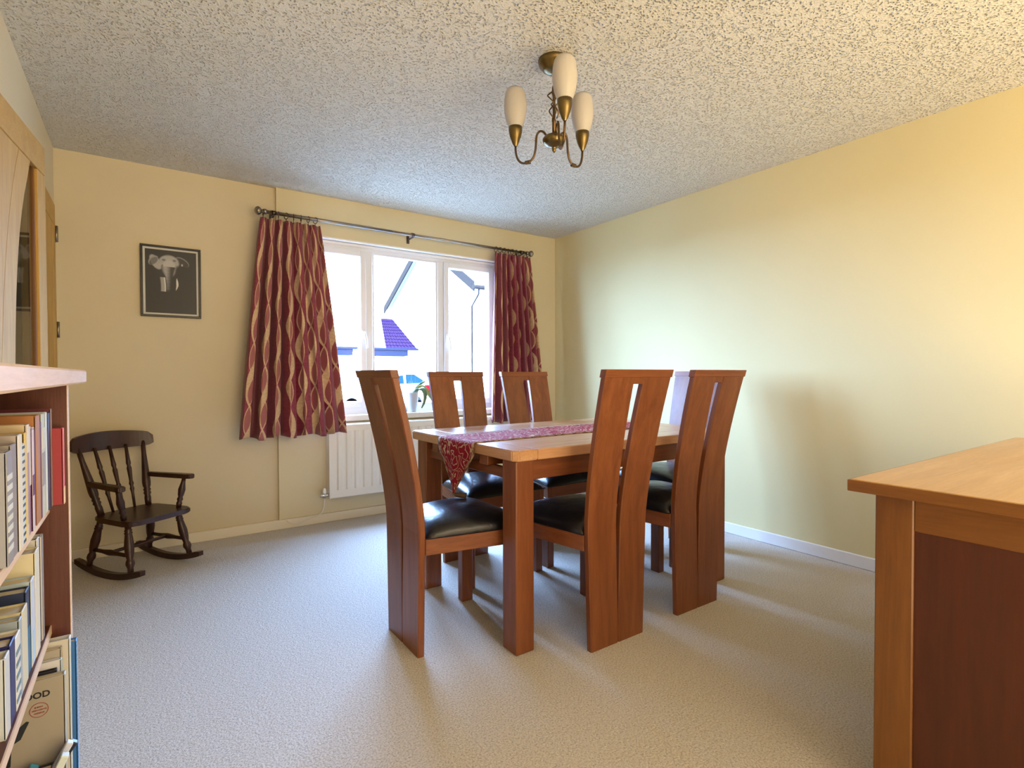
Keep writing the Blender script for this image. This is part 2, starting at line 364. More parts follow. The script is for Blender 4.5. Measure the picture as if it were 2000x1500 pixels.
obj('window_sill', B(WX0-.05, WX1+.05, 3.972, FY0, WZ0-.044, WZ0, .006, 2), plain('sill_paint', (.80, .76, .68), .35), win)
bm = bmesh.new()   # plastered reveal sides and head
bm_box(bm, WX0-.004, WX0+.006, YP-.001, FY0, WZ0, WZ1-.006); bm_box(bm, WX1-.006, WX1+.004, YP-.001, FY0, WZ0, WZ1-.006); bm_box(bm, WX0-.004, WX1+.004, YP-.001, FY0, WZ1-.006, WZ1+.004)
struct('trim_2', bm, plain('reveal_paint', (.82, .78, .70), .5))

# ------------------------------------------------------------------ doors in the left wall
def glazed_door(name, label, loc, rz, with_hinge_at_far):
    """leaf lies along local +x from latch edge (0) to hinge edge (W); face towards local -y ... thickness in +y"""
    W, HD, T = .835, 2.05, .035
    d = bpy.data.objects.new(name, None); C.objects.link(d); d['kind'] = 'structure'; d['label'] = label
    d.location = loc; d.rotation_euler = (0, 0, rz)
    z0, z1 = .12, 1.93
    obj('top_rail', B(0, W, 0, T, z1+.003, HD, .002), door_oak['y'], d)
    obj('bottom_rail', B(0, W, 0, T, .012, z0-.003, .002), door_oak['y'], d)
    obj('stile', B(0, .105, 0, T, z0, z1, .002), door_oak['z'], d)
    obj('stile', B(W-.105, W, 0, T, z0, z1, .002), door_oak['z'], d)
    def gl(z):   # glass curve (x of the glass' curved edge) by height
        t = max(0, z1-.02-z); t = min(t, 1.77-t+.0) if t > .885 else t; return .19+.232*(1-math.exp(-max(0, t)/.32))
    def gr(z):   # groove curve
        t = max(0, z1-z); t = min(t, 1.81-t) if t > .905 else t; return .322+.26*(1-math.exp(-max(0, t)/.47))
    zs = [z0+(z1-z0)*i/24 for i in range(25)]
    bm = bmesh.new()
    for (f0, f1) in ((gl, lambda z: gr(z)-.002),):
        bm_prism(bm, [(f0(z), z) for z in zs]+[(f1(z), z) for z in reversed(zs)], 'y', .002, T-.002)
    obj('curved_panel', bm, door_oak['z'], d)
    bm = bmesh.new(); bm_prism(bm, [(gr(z)+.002, z) for z in zs]+[(W-.106, z) for z in reversed(zs)], 'y', .002, T-.002)
    obj('door_panel', bm, door_oak['z'], d)
    bm = bmesh.new(); bm_box(bm, .106, .120, .004, T-.010, z0, z1)
    obj('glazing_bead', bm, side_oak['z'], d)
    bm = bmesh.new(); bm_prism(bm, [(.116, z) for z in zs]+[(gl(z)+.006, z) for z in reversed(zs)], 'y', .016, .020)
    obj('pane', bm, door_glass, d)
    for hz in (1.89, 1.35, .25):
        bm = bmesh.new(); hx = W+.006
        bm_tube(bm, [(hx, -.004, hz-.045), (hx, -.004, hz+.045)], .008, 10); bm_box(bm, hx-.012, hx+.024, .0, .004, hz-.045, hz+.045)
        h = obj('hinge', bm, steel, d); h['label'] = 'dull steel hinge'
    return d
# near leaf stands ajar: latch edge out in the room; its visible face looks to +X
a = math.atan2(-.9937, -.112)
glazed_door('door_1', 'near leaf of the glazed oak double doors, standing ajar', (-.3568, 2.9939, 0), a, False)
# far leaf closed: local x runs towards +Y, so mirror by scaling is avoided - the face towards the room is local +y side
d2 = glazed_door('door_2', 'far leaf of the glazed oak double doors, closed beside the corner', (-.385, 3.107, 0), PI/2, True)

# ------------------------------------------------------------------ radiator
rad = thing('radiator', 'cream panel radiator with vertical flutes under the window', 'radiator', (1.12, 3.925, .185))
bm = bmesh.new(); bm_box(bm, 0, 1.40, .006, .022, 0, .54, .005); bm_box(bm, 0, 1.40, .066, .080, 0, .54, .004)
bm_box(bm, 0, 1.40, .022, .066, .528, .545); bm_box(bm, -.004, .004, .004, .082, 0, .545, .002); bm_box(bm, 1.396, 1.404, .004, .082, 0, .545, .002)
obj('panel', bm, rad_m, rad)
for k in range(21):
    x = .05+k*.0646; bm = bmesh.new()
    bm_prism(bm, [(x, .007), (x+.012, -.003), (x+.038, -.003), (x+.050, .007)], 'z', .06, .49)
    obj('flute', bm, rad_m, rad)
for x in (.2, 1.1): obj('wall_bracket', B(x, x+.06, .080, .0845, .1, .14), rad_m, rad)
val = thing('radiator_valve', 'small chrome valve with white cap at the left foot of the radiator', 'valve', (1.085, 3.945, .215))
bm = bmesh.new(); bm_tube(bm, [(-.03, 0, 0), (-.028, 0, 0), (.0, 0, 0), (.034, 0, 0)], [.008, .011, .011, .012], 10); bm_tube(bm, [(0, 0, -.02), (0, 0, .012)], .009, 10); obj('valve_body', bm, chrome, val)
bm = bmesh.new(); bm_lathe(bm, 0, 0, [(.012, .012), (.014, .02), (.012, .045), (.006, .052)], 14); obj('valve_cap', bm, white_pl, val)
bm = bmesh.new(); bm_tube(bm, bez((1.085, 3.945, .195), (1.085, 3.95, .06), (1.05, 3.975, .075), (.95, 3.985, .04), 12)+bez((.95, 3.985, .04), (.9, 3.99, .025), (.86, 3.99, .03), (.835, 3.998, .062), 8)[1:], .0042, 8)
tag(obj('heating_pipe', bm, rad_m), 'thin cream heating pipe looping from the valve to the skirting', 'pipe')

# ------------------------------------------------------------------ curtain pole and curtains
PY, PZ = 3.915, 2.193
pole = thing('curtain_pole', 'long pewter curtain pole with ball ends above the window', 'curtain pole', (.70, PY, PZ))
PL = 2.20
bm = bmesh.new(); bm_tube(bm, [(0, 0, 0), (.9, 0, 0)], .0125, 12); bm_tube(bm, [(.9, 0, 0), (PL, 0, 0)], .0105, 12); obj('rod', bm, pewter, pole)
for s, x in ((-1, 0), (1, PL)):
    bm = bmesh.new(); bm_tube(bm, [(x+s*t, 0, 0) for t, r in ((-.012, 0), (-.008, 0), (.006, 0), (.012, 0), (.02, 0), (.024, 0), (.03, 0), (.04, 0), (.05, 0), (.058, 0), (.063, 0), (.0645, 0))],
            [.0125, .018, .018, .011, .010, .018, .024, .029, .027, .02, .011, .003], 16); obj('finial', bm, pewter, pole)
for x in (.055, 1.075, PL-.06):
    bm = bmesh.new(); bm_tube(bm, [(x, .094, -.02), (x, .0, -.02), (x, -.004, -.014)], .006, 8); 
    bm_box(bm, x-.012, x+.012, .088, .094, -.05, .012, .002); bm_tube(bm, [(x-.012, 0, 0), (x+.012, 0, 0)], .016, 12); obj('pole_bracket', bm, pewter_d, pole)

def make_curtain(label, xt0, xt1, xb0, xb1, zt, zb, folds, rings, seed, cloth):
    rnd = random.Random(seed); phs = [rnd.uniform(-.5, .5) for _ in range(folds+2)]; amps = [rnd.uniform(.75, 1.2) for _ in range(folds+2)]
    t_ = thing('curtain', label, 'curtain', ((xt0+xt1)/2, PY, 0)); cx = (xt0+xt1)/2
    def fn(u, v):
        t = 1-v                                   # 0 at hem, 1 at heading
        k = (1-t)**.9
        ww = u + .012*math.sin(2*PI*folds*u*2+1)*k
        x = (xt0+(xt1-xt0)*ww)*(1-k)+(xb0+(xb1-xb0)*ww)*k
        f = u*folds; i = min(int(f), folds); a_ = amps[i]*(1-(f-i))+amps[i+1]*(f-i)
        amp = (.018+.027*min(1, (1-t)*2.2))*a_
        ang = 2*PI*f+.6*math.sin(f*1.7+seed)+phs[0]
        y = -amp*(math.sin(ang)+.28*math.sin(2*ang+1.1))
        if t > .93: y += .006*math.sin(2*PI*folds*3*u)*((t-.93)/.07)
        z = zb+(zt-zb)*t + (1-t)*.012*math.sin(2*PI*f*.5)
        return (x-cx, y+.004-.052*(1-t), z)
    bm = bmesh.new(); bm_grid(bm, fn, folds*16, 46, True, uv=lambda u, v: (u*cloth, (1-v)*(zt-zb)))
    cl = obj('drape', bm, curtain_m, t_, recalc=False)
    md = cl.modifiers.new('thick', 'SOLIDIFY'); md.thickness = .003; md.offset = 0
    for k in range(rings):
        u = (k+.35)/rings; x = xt0+(xt1-xt0)*u-cx; ph = rnd.uniform(-.5, .5)
        bm = bmesh.new(); R = .021
        bm_tube(bm, [(x+R*math.sin(a)*math.sin(ph), R*math.sin(a)*math.cos(ph), PZ-.008+R*math.cos(a)) for a in [2*PI*i/18 for i in range(18)]], .0026, 6, closed=True)
        bm_tube(bm, [(x, 0, PZ-.008-R), (x, .002, zt-.012)], .0022, 5)
        obj('ring', bm, pewter_d, t_)
    return t_
make_curtain('red and gold wavy patterned curtain left of the window', .672, 1.062, .515, 1.215, 2.152, .668, 7, 8, 3, .95)
make_curtain('red and gold wavy patterned curtain right of the window, behind the chairs', 2.545, 2.935, 2.46, 3.065, 2.158, .675, 8, 9, 8, .95)

# ------------------------------------------------------------------ picture
pic = thing('framed_picture', 'black framed elephant photograph on the back wall above the rocking chair', 'picture', (.005, YB-.002, 1.459))
W_, H_ = .3245, .447
bm = bmesh.new(); fw = .013
for a0, a1, b0, b1 in ((0, W_, 0, fw), (0, W_, H_-fw, H_), (0, fw, fw, H_-fw), (W_-fw, W_, fw, H_-fw)): bm_box(bm, a0, a1, -.018, 0, b0, b1, .002)
obj('frame', bm, black_f, pic)
obj('mount', B(fw-.002, W_-fw+.002, -.006, -.001, fw-.002, H_-fw+.002), plain('white_mount', (.66, .64, .58), .6), pic)
def elephant():
    x0, x1, z0_, z1_ = .025, W_-.025, .025, H_-.025; nx, nz = 110, 156
    def el(px, py, cx, cy, rx, ry, rot=0):
        c, s = math.cos(rot), math.sin(rot); dx, dy = px-cx, py-cy
        return 1-((dx*c+dy*s)/rx)**2-((-dx*s+dy*c)/ry)**2
    def ss(v, e=.25): return max(0, min(1, v/e))
    rnd = random.Random(4)
    def col(u, v):                   # u right 0..1, v down 0..1 within the print
        g = .022+.014*u
        def mixin(val, k): 
            nonlocal g
            g = g*(1-k)+val*k
        # ears
        e = ss(el(u, v, .20, .20, .155, .085, .75), .35); mixin(.42, e*.95)
        e = ss(el(u, v, .155, .175, .11, .065, -.55), .3); mixin(.10, e*.8); mixin(.33, e*(1-ss(el(u, v, .16, .185, .095, .052, -.55), .2)))
        e = ss(el(u, v, .72, .165, .15, .065, .35), .3); mixin(.05, e); mixin(.30, e*(1-ss(el(u, v, .715, .172, .14, .057, .35), .15)))
        mixin(.5, ss(el(u, v, .715, .215, .02, .022), .5))
        # head
        e = ss(el(u, v, .455, .20, .215, .135), .3); mixin(.40+.16*math.sin(v*60)*.15, e)
        e = ss(el(u, v, .46, .285, .15, .15), .4); mixin(.50 if v < .27 else .30, e*.9)
        for ex in (.355, .565): mixin(.12, ss(el(u, v, ex, .155, .045, .022), .6)*.8)
        mixin(.10, ss(el(u, v, .325, .265, .03, .045), .6)*.7)
        mixin(.03, ss((u-.56)/.06, 1)*ss((v-.21)/.05, 1)*.97*(0 if u > .69 else 1))
        # trunk
        hw = .13-.075*max(0, min(1, (v-.28)/.26))**.7; cx_ = .46-.02*(v-.3)
        if .26 < v < .66:
            k = ss(hw-abs(u-cx_), .025)*ss(.66-v, .05); lit = max(0, min(1, (cx_+.035-u)/.09)); rip = .85+.15*math.sin(v*170)
            mixin((.05+.34*lit)*(.93+.07*math.sin(v*120+3*math.sin(u*25)))*(1-.55*max(0, (v-.36)/.3)), k)
        # tusks
        tk = .335+.02*math.sin((v-.42)*9)
        if .43 < v < .66: mixin(.42, ss(.045-abs(u-tk+.02), .02)*.8); mixin(.68, ss(.018-abs(u-tk-.025), .01))
        if .43 < v < .63:
            tx = .605+.012*math.sin((v-.43)*14)-.35*max(0, v-.55)**1.1; mixin(.72, ss(.024*(1-((v-.53)/.11)**2)-abs(u-tx), .008))
        return max(.012, g)
    bm = bmesh.new(); lay = bm.loops.layers.color.new('Col')
    vs = [[bm.verts.new((x0+(x1-x0)*i/nx, -.0072, z0_+(z1_-z0_)*j/nz)) for j in range(nz+1)] for i in range(nx+1)]
    for i in range(nx):
        for j in range(nz):
            f = bm.faces.new((vs[i][j], vs[i+1][j], vs[i+1][j+1], vs[i][j+1]))
            for l, (a, b_) in zip(f.loops, ((i, j), (i+1, j), (i+1, j+1), (i, j+1))):
                g = col(a/nx, 1-b_/nz); g = g**(1/2.2); l[lay] = (g, g*.98, g*.95, 1)
    return bm
obj('print', elephant(), vcol_mat('elephant_print', .5), pic, recalc=False)

# ------------------------------------------------------------------ ceiling light
lamp = thing('ceiling_light', 'antique brass ceiling light with three white glass shades', 'lamp', (1.432, 1.743, 0))
bm = bmesh.new(); bm_lathe(bm, 0, 0, [(.066, 2.4), (.066, 2.393), (.062, 2.378), (.048, 2.368), (.047, 2.361), (.03, 2.35), (.012, 2.345), (.004, 2.342)], 32); obj('ceiling_rose', bm, brass, lamp)
bm = bmesh.new(); bm_tube(bm, [(0, 0, 2.35), (0, 0, 2.29)], .0045, 10)
bm_tube(bm, [(0, 0, 2.295), (0, 0, 2.285), (0, 0, 2.265), (0, 0, 2.25), (0, 0, 2.16), (0, 0, 2.15), (0, 0, 2.145), (0, 0, 2.09)], [.007, .009, .010, .006, .006, .010, .008, .008], 10); obj('stem', bm, dark_brass, lamp)
bm = bmesh.new()
for q in range(3):
    pts = []
    for i in range(25):
        t = i/24; a = 2*PI*q/3+t*1.15*PI; r = .006+.024*abs(math.sin(PI*(t*1.9)))*(1 if t < .53 else .62)
        pts.append((r*math.cos(a), r*math.sin(a), 2.275-.115*t))
    bm_tube(bm, pts, .0028, 6)
obj('wire_twist', bm, dark_brass, lamp)
bm = bmesh.new(); bm_lathe(bm, 0, 0, [(.008, 2.096), (.026, 2.092), (.042, 2.083), (.048, 2.074), (.047, 2.064), (.036, 2.05), (.02, 2.042), (.01, 2.04), (.008, 2.032), (.009, 2.027), (.002, 2.018)], 28); obj('hub', bm, brass, lamp)
toc = math.atan2(-1.743, -1.432)
for q in range(3):
    a = toc+math.radians(14)+q*2*PI/3; ca, sa = math.cos(a), math.sin(a)
    def P(r, z): return (r*ca, r*sa, z)
    arm = bez(P(.030, 2.086), P(.048, 2.13), P(.075, 2.125), P(.078, 2.09), 8)+bez(P(.078, 2.09), P(.082, 2.04), P(.080, 2.005), P(.115, 1.994), 10)[1:]+bez(P(.115, 1.994), P(.150, 1.985), P(.172, 2.01), P(.172, 2.07), 10)[1:]
    bm = bmesh.new(); bm_tube(bm, arm, .0048, 8)
    for t in (.108, .116, .124): bm_tube(bm, [P(t-.003, 1.995), P(t+.003, 1.994)], .0085, 8)
    obj('arm', bm, dark_brass, lamp)
    bm = bmesh.new(); bm_lathe(bm, .172*ca, .172*sa, [(.006, 2.07), (.012, 2.08), (.024, 2.11), (.0295, 2.135), (.030, 2.152), (.027, 2.152), (.02, 2.12)], 20, cap=False); cup = obj('lamp_cup', bm, brass, lamp)
    bm = bmesh.new(); bm_lathe(bm, .172*ca, .172*sa, [(.022, 2.14), (.030, 2.152), (.042, 2.185), (.048, 2.22), (.049, 2.245), (.046, 2.28), (.040, 2.303), (.033, 2.313), (.031, 2.311), (.038, 2.29), (.044, 2.245), (.040, 2.19), (.026, 2.152)], 28, cap=False); obj('shade', bm, opal, lamp)

# ------------------------------------------------------------------ dining table
TX0, TX1, TY0, TY1, TZ0, TZ1 = 1.163, 2.545, 1.652, 2.605, .755, .797
tab = thing('dining_table', 'rectangular oak dining table with chunky square legs under the red runner', 'table', (TX0, TY0, 0))
TL, TW = TX1-TX0, TY1-TY0
EB = .112
def cham_board(pts): 
    bm = bmesh.new(); bm_prism(bm, pts, 'z', TZ0, TZ1); bmesh.ops.bevel(bm, geom=[e for e in bm.edges], offset=.004, segments=2, affect='EDGES'); return bm
ch = .022
obj('end_board', cham_board([(0, ch), (ch, 0), (EB, 0), (EB, TW), (ch, TW), (0, TW-ch)]), top_oak['y'], tab)
obj('end_board', cham_board([(TL-EB, 0), (TL-ch, 0), (TL, ch), (TL, TW-ch), (TL-ch, TW), (TL-EB, TW)]), top_oak['y'], tab)
npl = 7; pw = TW/npl
for k in range(npl): obj('plank', B(EB+.0003, TL-EB-.0003, k*pw, (k+1)*pw, TZ0, TZ1, .0012 if 0 < k < npl-1 else .003), top_oak['x'], tab)
LW, LD = .088, .095; ly1 = 2.45-TY0
for x in (.012, TL-.012-LW):
    for y in (.010, ly1): obj('leg', B(x, x+LW, y, y+LD, 0, TZ0, .006, 2), oak['z'], tab)
az0 = .672
obj('apron', B(.012+LW, TL-.012-LW, .030, .052, az0, TZ0, .002), oak['x'], tab); obj('apron', B(.012+LW, TL-.012-LW, ly1+.04, ly1+.062, az0, TZ0, .002), oak['x'], tab)
obj('apron', B(.035, .057, .010+LD, ly1, az0, TZ0-.04, .002), oak['y'], tab); obj('apron', B(TL-.057, TL-.035, .010+LD, ly1, az0, TZ0-.04, .002), oak['y'], tab)
for y in (.215, .66):
    for x0, x1 in ((.012, .30), (TL-.30, TL-.012)): obj('slide_block', B(x0, x1, y, y+.065, TZ0-.042, TZ0, .004, 2), oak['x'], tab)

# runner, laid over the left end
run = thing('table_runner', 'red and gold embroidered runner with a pointed end hanging off the table', 'runner', (0, 0, 0))
RYC, RHW = 2.11, .165
def runner_pt(u, v):
    s = -.245+u*(1.375+.245)     # arc length, 0 = table end
    hw = RHW
    if s < -.05: hw = RHW*max(.03, (s+.245)/.195)
    if s > 1.20: hw = RHW*max(.03, (1.375-s)/.175)
    off = (v-.5)*2*hw
    y = RYC+.012*math.sin(s*3)+off+(.02*s if s > 0 else 0) + (.10*max(0, -s-.03) if s < 0 else 0)
    if s >= .012: x, z = TX0+s, TZ1+.0025
    elif s > -.015:
        a = (s+.015)/.027*PI/2; x, z = TX0-.006+.018*(1-math.cos(a))+.0, TZ1+.0025-.018*(1-math.sin(a))
    else: x, z = TX0-.006+.006*math.sin(v*9)*min(1, -s*8), TZ1-.0155+(s+.015)
    return (x, y, z)
bm = bmesh.new(); bm_grid(bm, runner_pt, 150, 14, True, uv=lambda u, v: (-.245+u*1.62, (v-.5)*2*RHW))
rc = obj('cloth', bm, runner_m, run, recalc=False); md = rc.modifiers.new('thick', 'SOLIDIFY'); md.thickness = .003; md.offset = 0
bm = bmesh.new(); tip = Vector(runner_pt(0, .5))
bm_tube(bm, [tip, tip+Vector((.002, .002, -.005)), tip+Vector((.010, -.008, -.006))], .0018, 6)
bm_tube(bm, [tip+Vector((.006, -.006, -.005)), tip+Vector((.012, -.012, -.005)), tip+Vector((.026, -.024, -.006)), tip+Vector((.048, -.040, -.008))], [.004, .009, .011, .013], 8)
obj('tassel', bm, plain('tassel_thread', (.10, .06, .03), .6), run)['label'] = 'dark gold tassel lying on the seat'

# ------------------------------------------------------------------ dining chairs
def coff(z): return 0.0 if z < .48 else .122*((z-.48)/.63)**1.45
def make_chair():
    root = thing('dining_chair', 'chair', 'chair')
    ZT, T = 1.078, .028
    def outer(z): return .149+.036*(z/ZT)
    def inner(z): return 0.0006+.026*max(0, (z-.10)/(ZT-.10))
    zs = [0, .10, .25, .40, .48]+[.48+.598*i/12 for i in range(1, 13)]
    for s in (-1, 1):
        bm = bmesh.new(); rings = []
        for z in zs:
            o_, i_ = s*outer(z), s*inner(z); y0 = -coff(z); b_ = .004
            pts = [(i_, y0+b_), (i_+s*b_, y0), (o_-s*b_, y0), (o_, y0+b_), (o_, y0+T-b_), (o_-s*b_, y0+T), (i_+s*b_, y0+T), (i_, y0+T-b_)]
            rings.append([bm.verts.new((x, y, z)) for x, y in pts])
        for A, B_ in zip(rings[:-1], rings[1:]):
            for k in range(8): bm.faces.new((A[k], A[(k+1) % 8], B_[(k+1) % 8], B_[k]))
        bm.faces.new(rings[0]); bm.faces.new(rings[-1]); obj('back_slat', bm, oak['z'], root)
    y0, y1 = -coff(ZT), -coff(1.108); o_ = .189
    bm = bmesh.new(); bm_prism(bm, [(y0-.002, ZT-.0005), (y0+T+.002, ZT-.0005), (y1+T+.002, 1.108), (y1-.002, 1.108)], 'x', -o_, o_)
    bmesh.ops.bevel(bm, geom=bm.edges[:], offset=.0015, segments=1, affect='EDGES'); obj('top_rail', bm, oak['x'], root)
    zc = 1.052; bm = bmesh.new(); bm_prism(bm, [(-coff(zc)+.004, zc), (-coff(zc)+T-.004, zc), (-coff(ZT)+T-.004, ZT), (-coff(ZT)+.004, ZT)], 'x', -inner(zc)-.002, inner(zc)+.002); obj('spacer_block', bm, oak['z'], root)
    # seat frame, trapezoid
    rw, fw_, dp = .165, .245, .455; zr0, zr1 = .395, .458
    def sx(y): return rw+(fw_-rw)*(y-T)/(dp-T)
    for s in (-1, 1):
        bm = bmesh.new(); bm_prism(bm, [(s*sx(T), T), (s*sx(dp), dp), (s*(sx(dp)-.026), dp), (s*(sx(T)-.026), T)], 'z', zr0, zr1); bmesh.ops.bevel(bm, geom=bm.edges[:], offset=.002, segments=1, affect='EDGES'); obj('side_rail', bm, oak['y'], root)
    obj('front_rail', B(-fw_+.027, fw_-.027, dp-.026, dp, zr0, zr1, .002), oak['x'], root); obj('rear_rail', B(-rw+.027, rw-.027, T, T+.022, zr0, zr1, .002), oak['x'], root)
    for s in (-1, 1):
        bm = bmesh.new(); xa, xb = s*(fw_-.006), s*(fw_-.050); bm_box(bm, min(xa, xb), max(xa, xb), dp-.064, dp-.006, 0, zr0, .003); obj('leg', bm, oak['z'], root)
    # domed leather pad
    def pad(u, v):
        a, b_ = 2*u-1, 2*v-1
        y = T+.004+(dp+.006-T-.004)*v; x = a*(sx(y)+.004)
        e = (1-abs(a)**5)**.55*(1-abs(b_)**5)**.55; d = (1-a*a)*(1-b_*b_)
        return (x, y, zr1+.004+.046*e+.030*d**.8)
    bm = bmesh.new(); n = 22; vs = bm_grid(bm, pad, n, n)
    ring = [vs[i][0] for i in range(n+1)]+[vs[n][j] for j in range(1, n+1)]+[vs[i][n] for i in range(n-1, -1, -1)]+[vs[0][j] for j in range(n-1, 0, -1)]
    low = [bm.verts.new((v.co.x*.985, v.co.y, zr1)) for v in ring]; m_ = len(ring)
    for k in range(m_): bm.faces.new((ring[k], low[k], low[(k+1) % m_], ring[(k+1) % m_]))
    bm.faces.new(low); obj('seat_pad', bm, leather_m, root)
    return root
CG = 'oak dining chairs around the table'
ch_specs = [
    ((.860, 2.020), -PI/2, 'oak chair at the left end of the table, its seat under the hanging runner point'),
    ((1.581, 2.768), PI, 'oak chair on the window side of the table, nearer the left curtain, orchid behind it'),
    ((1.581, 1.517), 0, 'oak chair on the near side of the table, beside its nearest leg'),
    ((2.120, 1.530), 0, 'oak chair on the near side of the table, nearer the right wall'),
    ((2.103, 2.775), PI, 'oak chair on the window side of the table, in front of the right curtain'),
    ((2.890, 2.150), PI/2, 'pale lit oak chair at the right end of the table, mostly hidden behind another chair'),
]
proto = make_chair()
for i, ((x, y), rz, lab) in enumerate(ch_specs):
    o = proto if i == 0 else copy_tree(proto)
    o.location = (x, y, 0); o.rotation_euler = (0, 0, rz); tag(o, lab, 'chair', CG)

# ------------------------------------------------------------------ child's rocking chair
fx, fy = .56, -.83; rz = math.atan2(-fx, fy)
rk = thing('rocking_chair', 'small dark turned wooden rocking chair below the elephant picture', 'chair', (-.015, 3.675, 0), rz)
for s in (-1, 1):
    top, bot = [], []
    for i in range(17):
        y = -.268+.536*i/16; zb_ = y*y/1.55; top.append((y, zb_+.032-(.006 if i in (0, 16) else 0))); bot.append((y, zb_))
    bm = bmesh.new(); bm_prism(bm, top+bot[::-1], 'x', s*.168-.014, s*.168+.014); obj('rocker', bm, dark_wood, rk)
LEG = [(0, .014), (.05, .016), (.12, .015), (.15, .020), (.17, .016), (.2, .021), (.22, .017), (.28, .019), (.45, .024), (.6, .021), (.72, .015), (.76, .020), (.82, .022), (.9, .014), (1, .015)]
for s in (-1, 1):
    for y0, y1 in ((.115, .175), (-.105, -.165)):
        bm = bmesh.new(); bm_turned(bm, (s*.140, y0, .30), (s*.167, y1, y1*y1/1.55+.028), LEG, 10); obj('leg', bm, dark_wood, rk)
    bm = bmesh.new(); bm_turned(bm, (s*.160, .155, .135), (s*.160, -.145, .135), [(0, .010), (.3, .011), (.5, .017), (.7, .011), (1, .010)], 8); obj('stretcher', bm, dark_wood, rk)
bm = bmesh.new(); bm_turned(bm, (-.158, 0, .135), (.158, 0, .135), [(0, .009), (.35, .010), (.5, .016), (.65, .010), (1, .009)], 8); obj('stretcher', bm, dark_wood, rk)
def seatpt():
    o_ = []
    for k in range(28):
        a = 2*PI*k/28; c, s_ = math.cos(a), math.sin(a); e = .30
        x = abs(c)**e*(1 if c > 0 else -1); y = abs(s_)**e*(1 if s_ > 0 else -1)
        o_.append((x*(.178+.012*y), .025+y*.175))
    return o_
bm = bmesh.new(); bm_prism(bm, seatpt(), 'z', .292, .320); bmesh.ops.bevel(bm, geom=[e for e in bm.edges if abs(e.verts[0].co.z-e.verts[1].co.z) < 1e-5], offset=.006, segments=2, affect='EDGES'); obj('seat', bm, dark_wood, rk)
POST = [(0, .016), (.12, .018), (.16, .015), (.19, .021), (.215, .016), (.24, .021), (.265, .016), (.30, .021), (.36, .023), (.55, .019), (.8, .013), (1, .012)]
for s in (-1, 1):
    bm = bmesh.new(); bm_turned(bm, (s*.130, -.115, .315), (s*.178, -.228, .69), POST, 10); obj('back_post', bm, dark_wood, rk)
SP = [(0, .007), (.25, .008), (.3, .012), (.34, .008), (.38, .013), (.42, .009), (.62, .013), (.66, .009), (.70, .013), (.76, .011), (1, .008)]
for xs in (-.066, 0, .066):
    bm = bmesh.new(); bm_turned(bm, (xs*.9, -.128, .315), (xs*1.3, -.252+abs(xs)*.15, .68), SP, 8); obj('spindle', bm, dark_wood, rk)
def crest():
    bm = bmesh.new(); n = 20; R = []
    for i in range(n+1):
        t = -1+2*i/n; x = .222*t; y = -.268+.062*t*t; zt = .766-.022*t*t; zb_ = .660+.004*t*t
        if abs(t) > .85: k = (abs(t)-.85)/.15; zt -= .020*k*k; zb_ += .014*k*k
        R.append([bm.verts.new(p) for p in ((x, y-.013, zb_), (x, y+.013, zb_), (x, y+.006, zt), (x, y-.018, zt))])
    for A, B_ in zip(R[:-1], R[1:]):
        for k in range(4): bm.faces.new((A[k], A[(k+1) % 4], B_[(k+1) % 4], B_[k])).smooth = False
    bm.faces.new(R[0][::-1]); bm.faces.new(R[-1]); bmesh.ops.bevel(bm, geom=bm.edges[:], offset=.003, segments=1, affect='EDGES') if False else None
    return bm
obj('crest_rail', crest(), dark_wood, rk)
for s in (-1, 1):
    bm = bmesh.new(); prof = [(-.165, -.014), (-.165, .014), (.04, .018), (.14, .024), (.165, .018), (.174, 0), (.165, -.018), (.14, -.024), (.04, -.018)]
    bm_prism(bm, [(s*(.163+.030*(y+.165)/.29)+dx, y) for y, dx in prof], 'z', .482, .508); bmesh.ops.bevel(bm, geom=bm.edges[:], offset=.004, segments=2, affect='EDGES'); obj('arm', bm, dark_wood, rk)
    bm = bmesh.new(); bm_turned(bm, (s*.152, .108, .315), (s*.187, .112, .485), [(0, .012), (.15, .016), (.22, .012), (.28, .017), (.36, .012), (.42, .016), (.6, .020), (.85, .012), (1, .011)], 10); obj('arm_post', bm, dark_wood, rk)

# ------------------------------------------------------------------ sideboard (right foreground)
SX0, SX1, SY0, SY1, SZ = 1.488, 3.02, .155, .628, .82
sb = thing('sideboard', 'oak sideboard with a framed end panel in the right foreground', 'sideboard', (SX0, SY0, 0))
L_, D_ = SX1-SX0, SY1-SY0; ox, oy = .037, .050
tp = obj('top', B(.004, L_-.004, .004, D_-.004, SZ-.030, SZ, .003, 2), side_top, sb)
for x0, x1, y0, y1, ax in ((0, .0045, 0, D_, 'y'), (L_-.0045, L_, 0, D_, 'y'), (.0045, L_-.0045, 0, .0045, 'x'), (.0045, L_-.0045, D_-.0045, D_, 'x')):  # darker oak colours in the shade on the edge of the top
    obj('shaded_edge', B(x0, x1, y0, y1, SZ-.0305, SZ-.0018, .001), side_oak[ax], tp)
pwx = .082
for x in (ox, L_-ox-pwx):
    for y in (.03, D_-oy-pwx): obj('corner_post', B(x, x+pwx, y, y+pwx, 0, SZ-.030, .003), side_oak['z'], sb)
ya, yb2 = .03+pwx, D_-oy-pwx
for x in (ox+.003, L_-ox-.025):
    obj('end_rail', B(x, x+.022, ya, yb2, SZ-.112, SZ-.030, .002), side_oak['y'], sb); obj('end_rail', B(x, x+.022, ya, yb2, .05, .13, .002), side_oak['y'], sb)
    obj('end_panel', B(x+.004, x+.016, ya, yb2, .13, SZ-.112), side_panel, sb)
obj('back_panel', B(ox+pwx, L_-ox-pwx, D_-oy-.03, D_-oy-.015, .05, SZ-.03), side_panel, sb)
dw = (L_-2*ox-2*pwx)/3
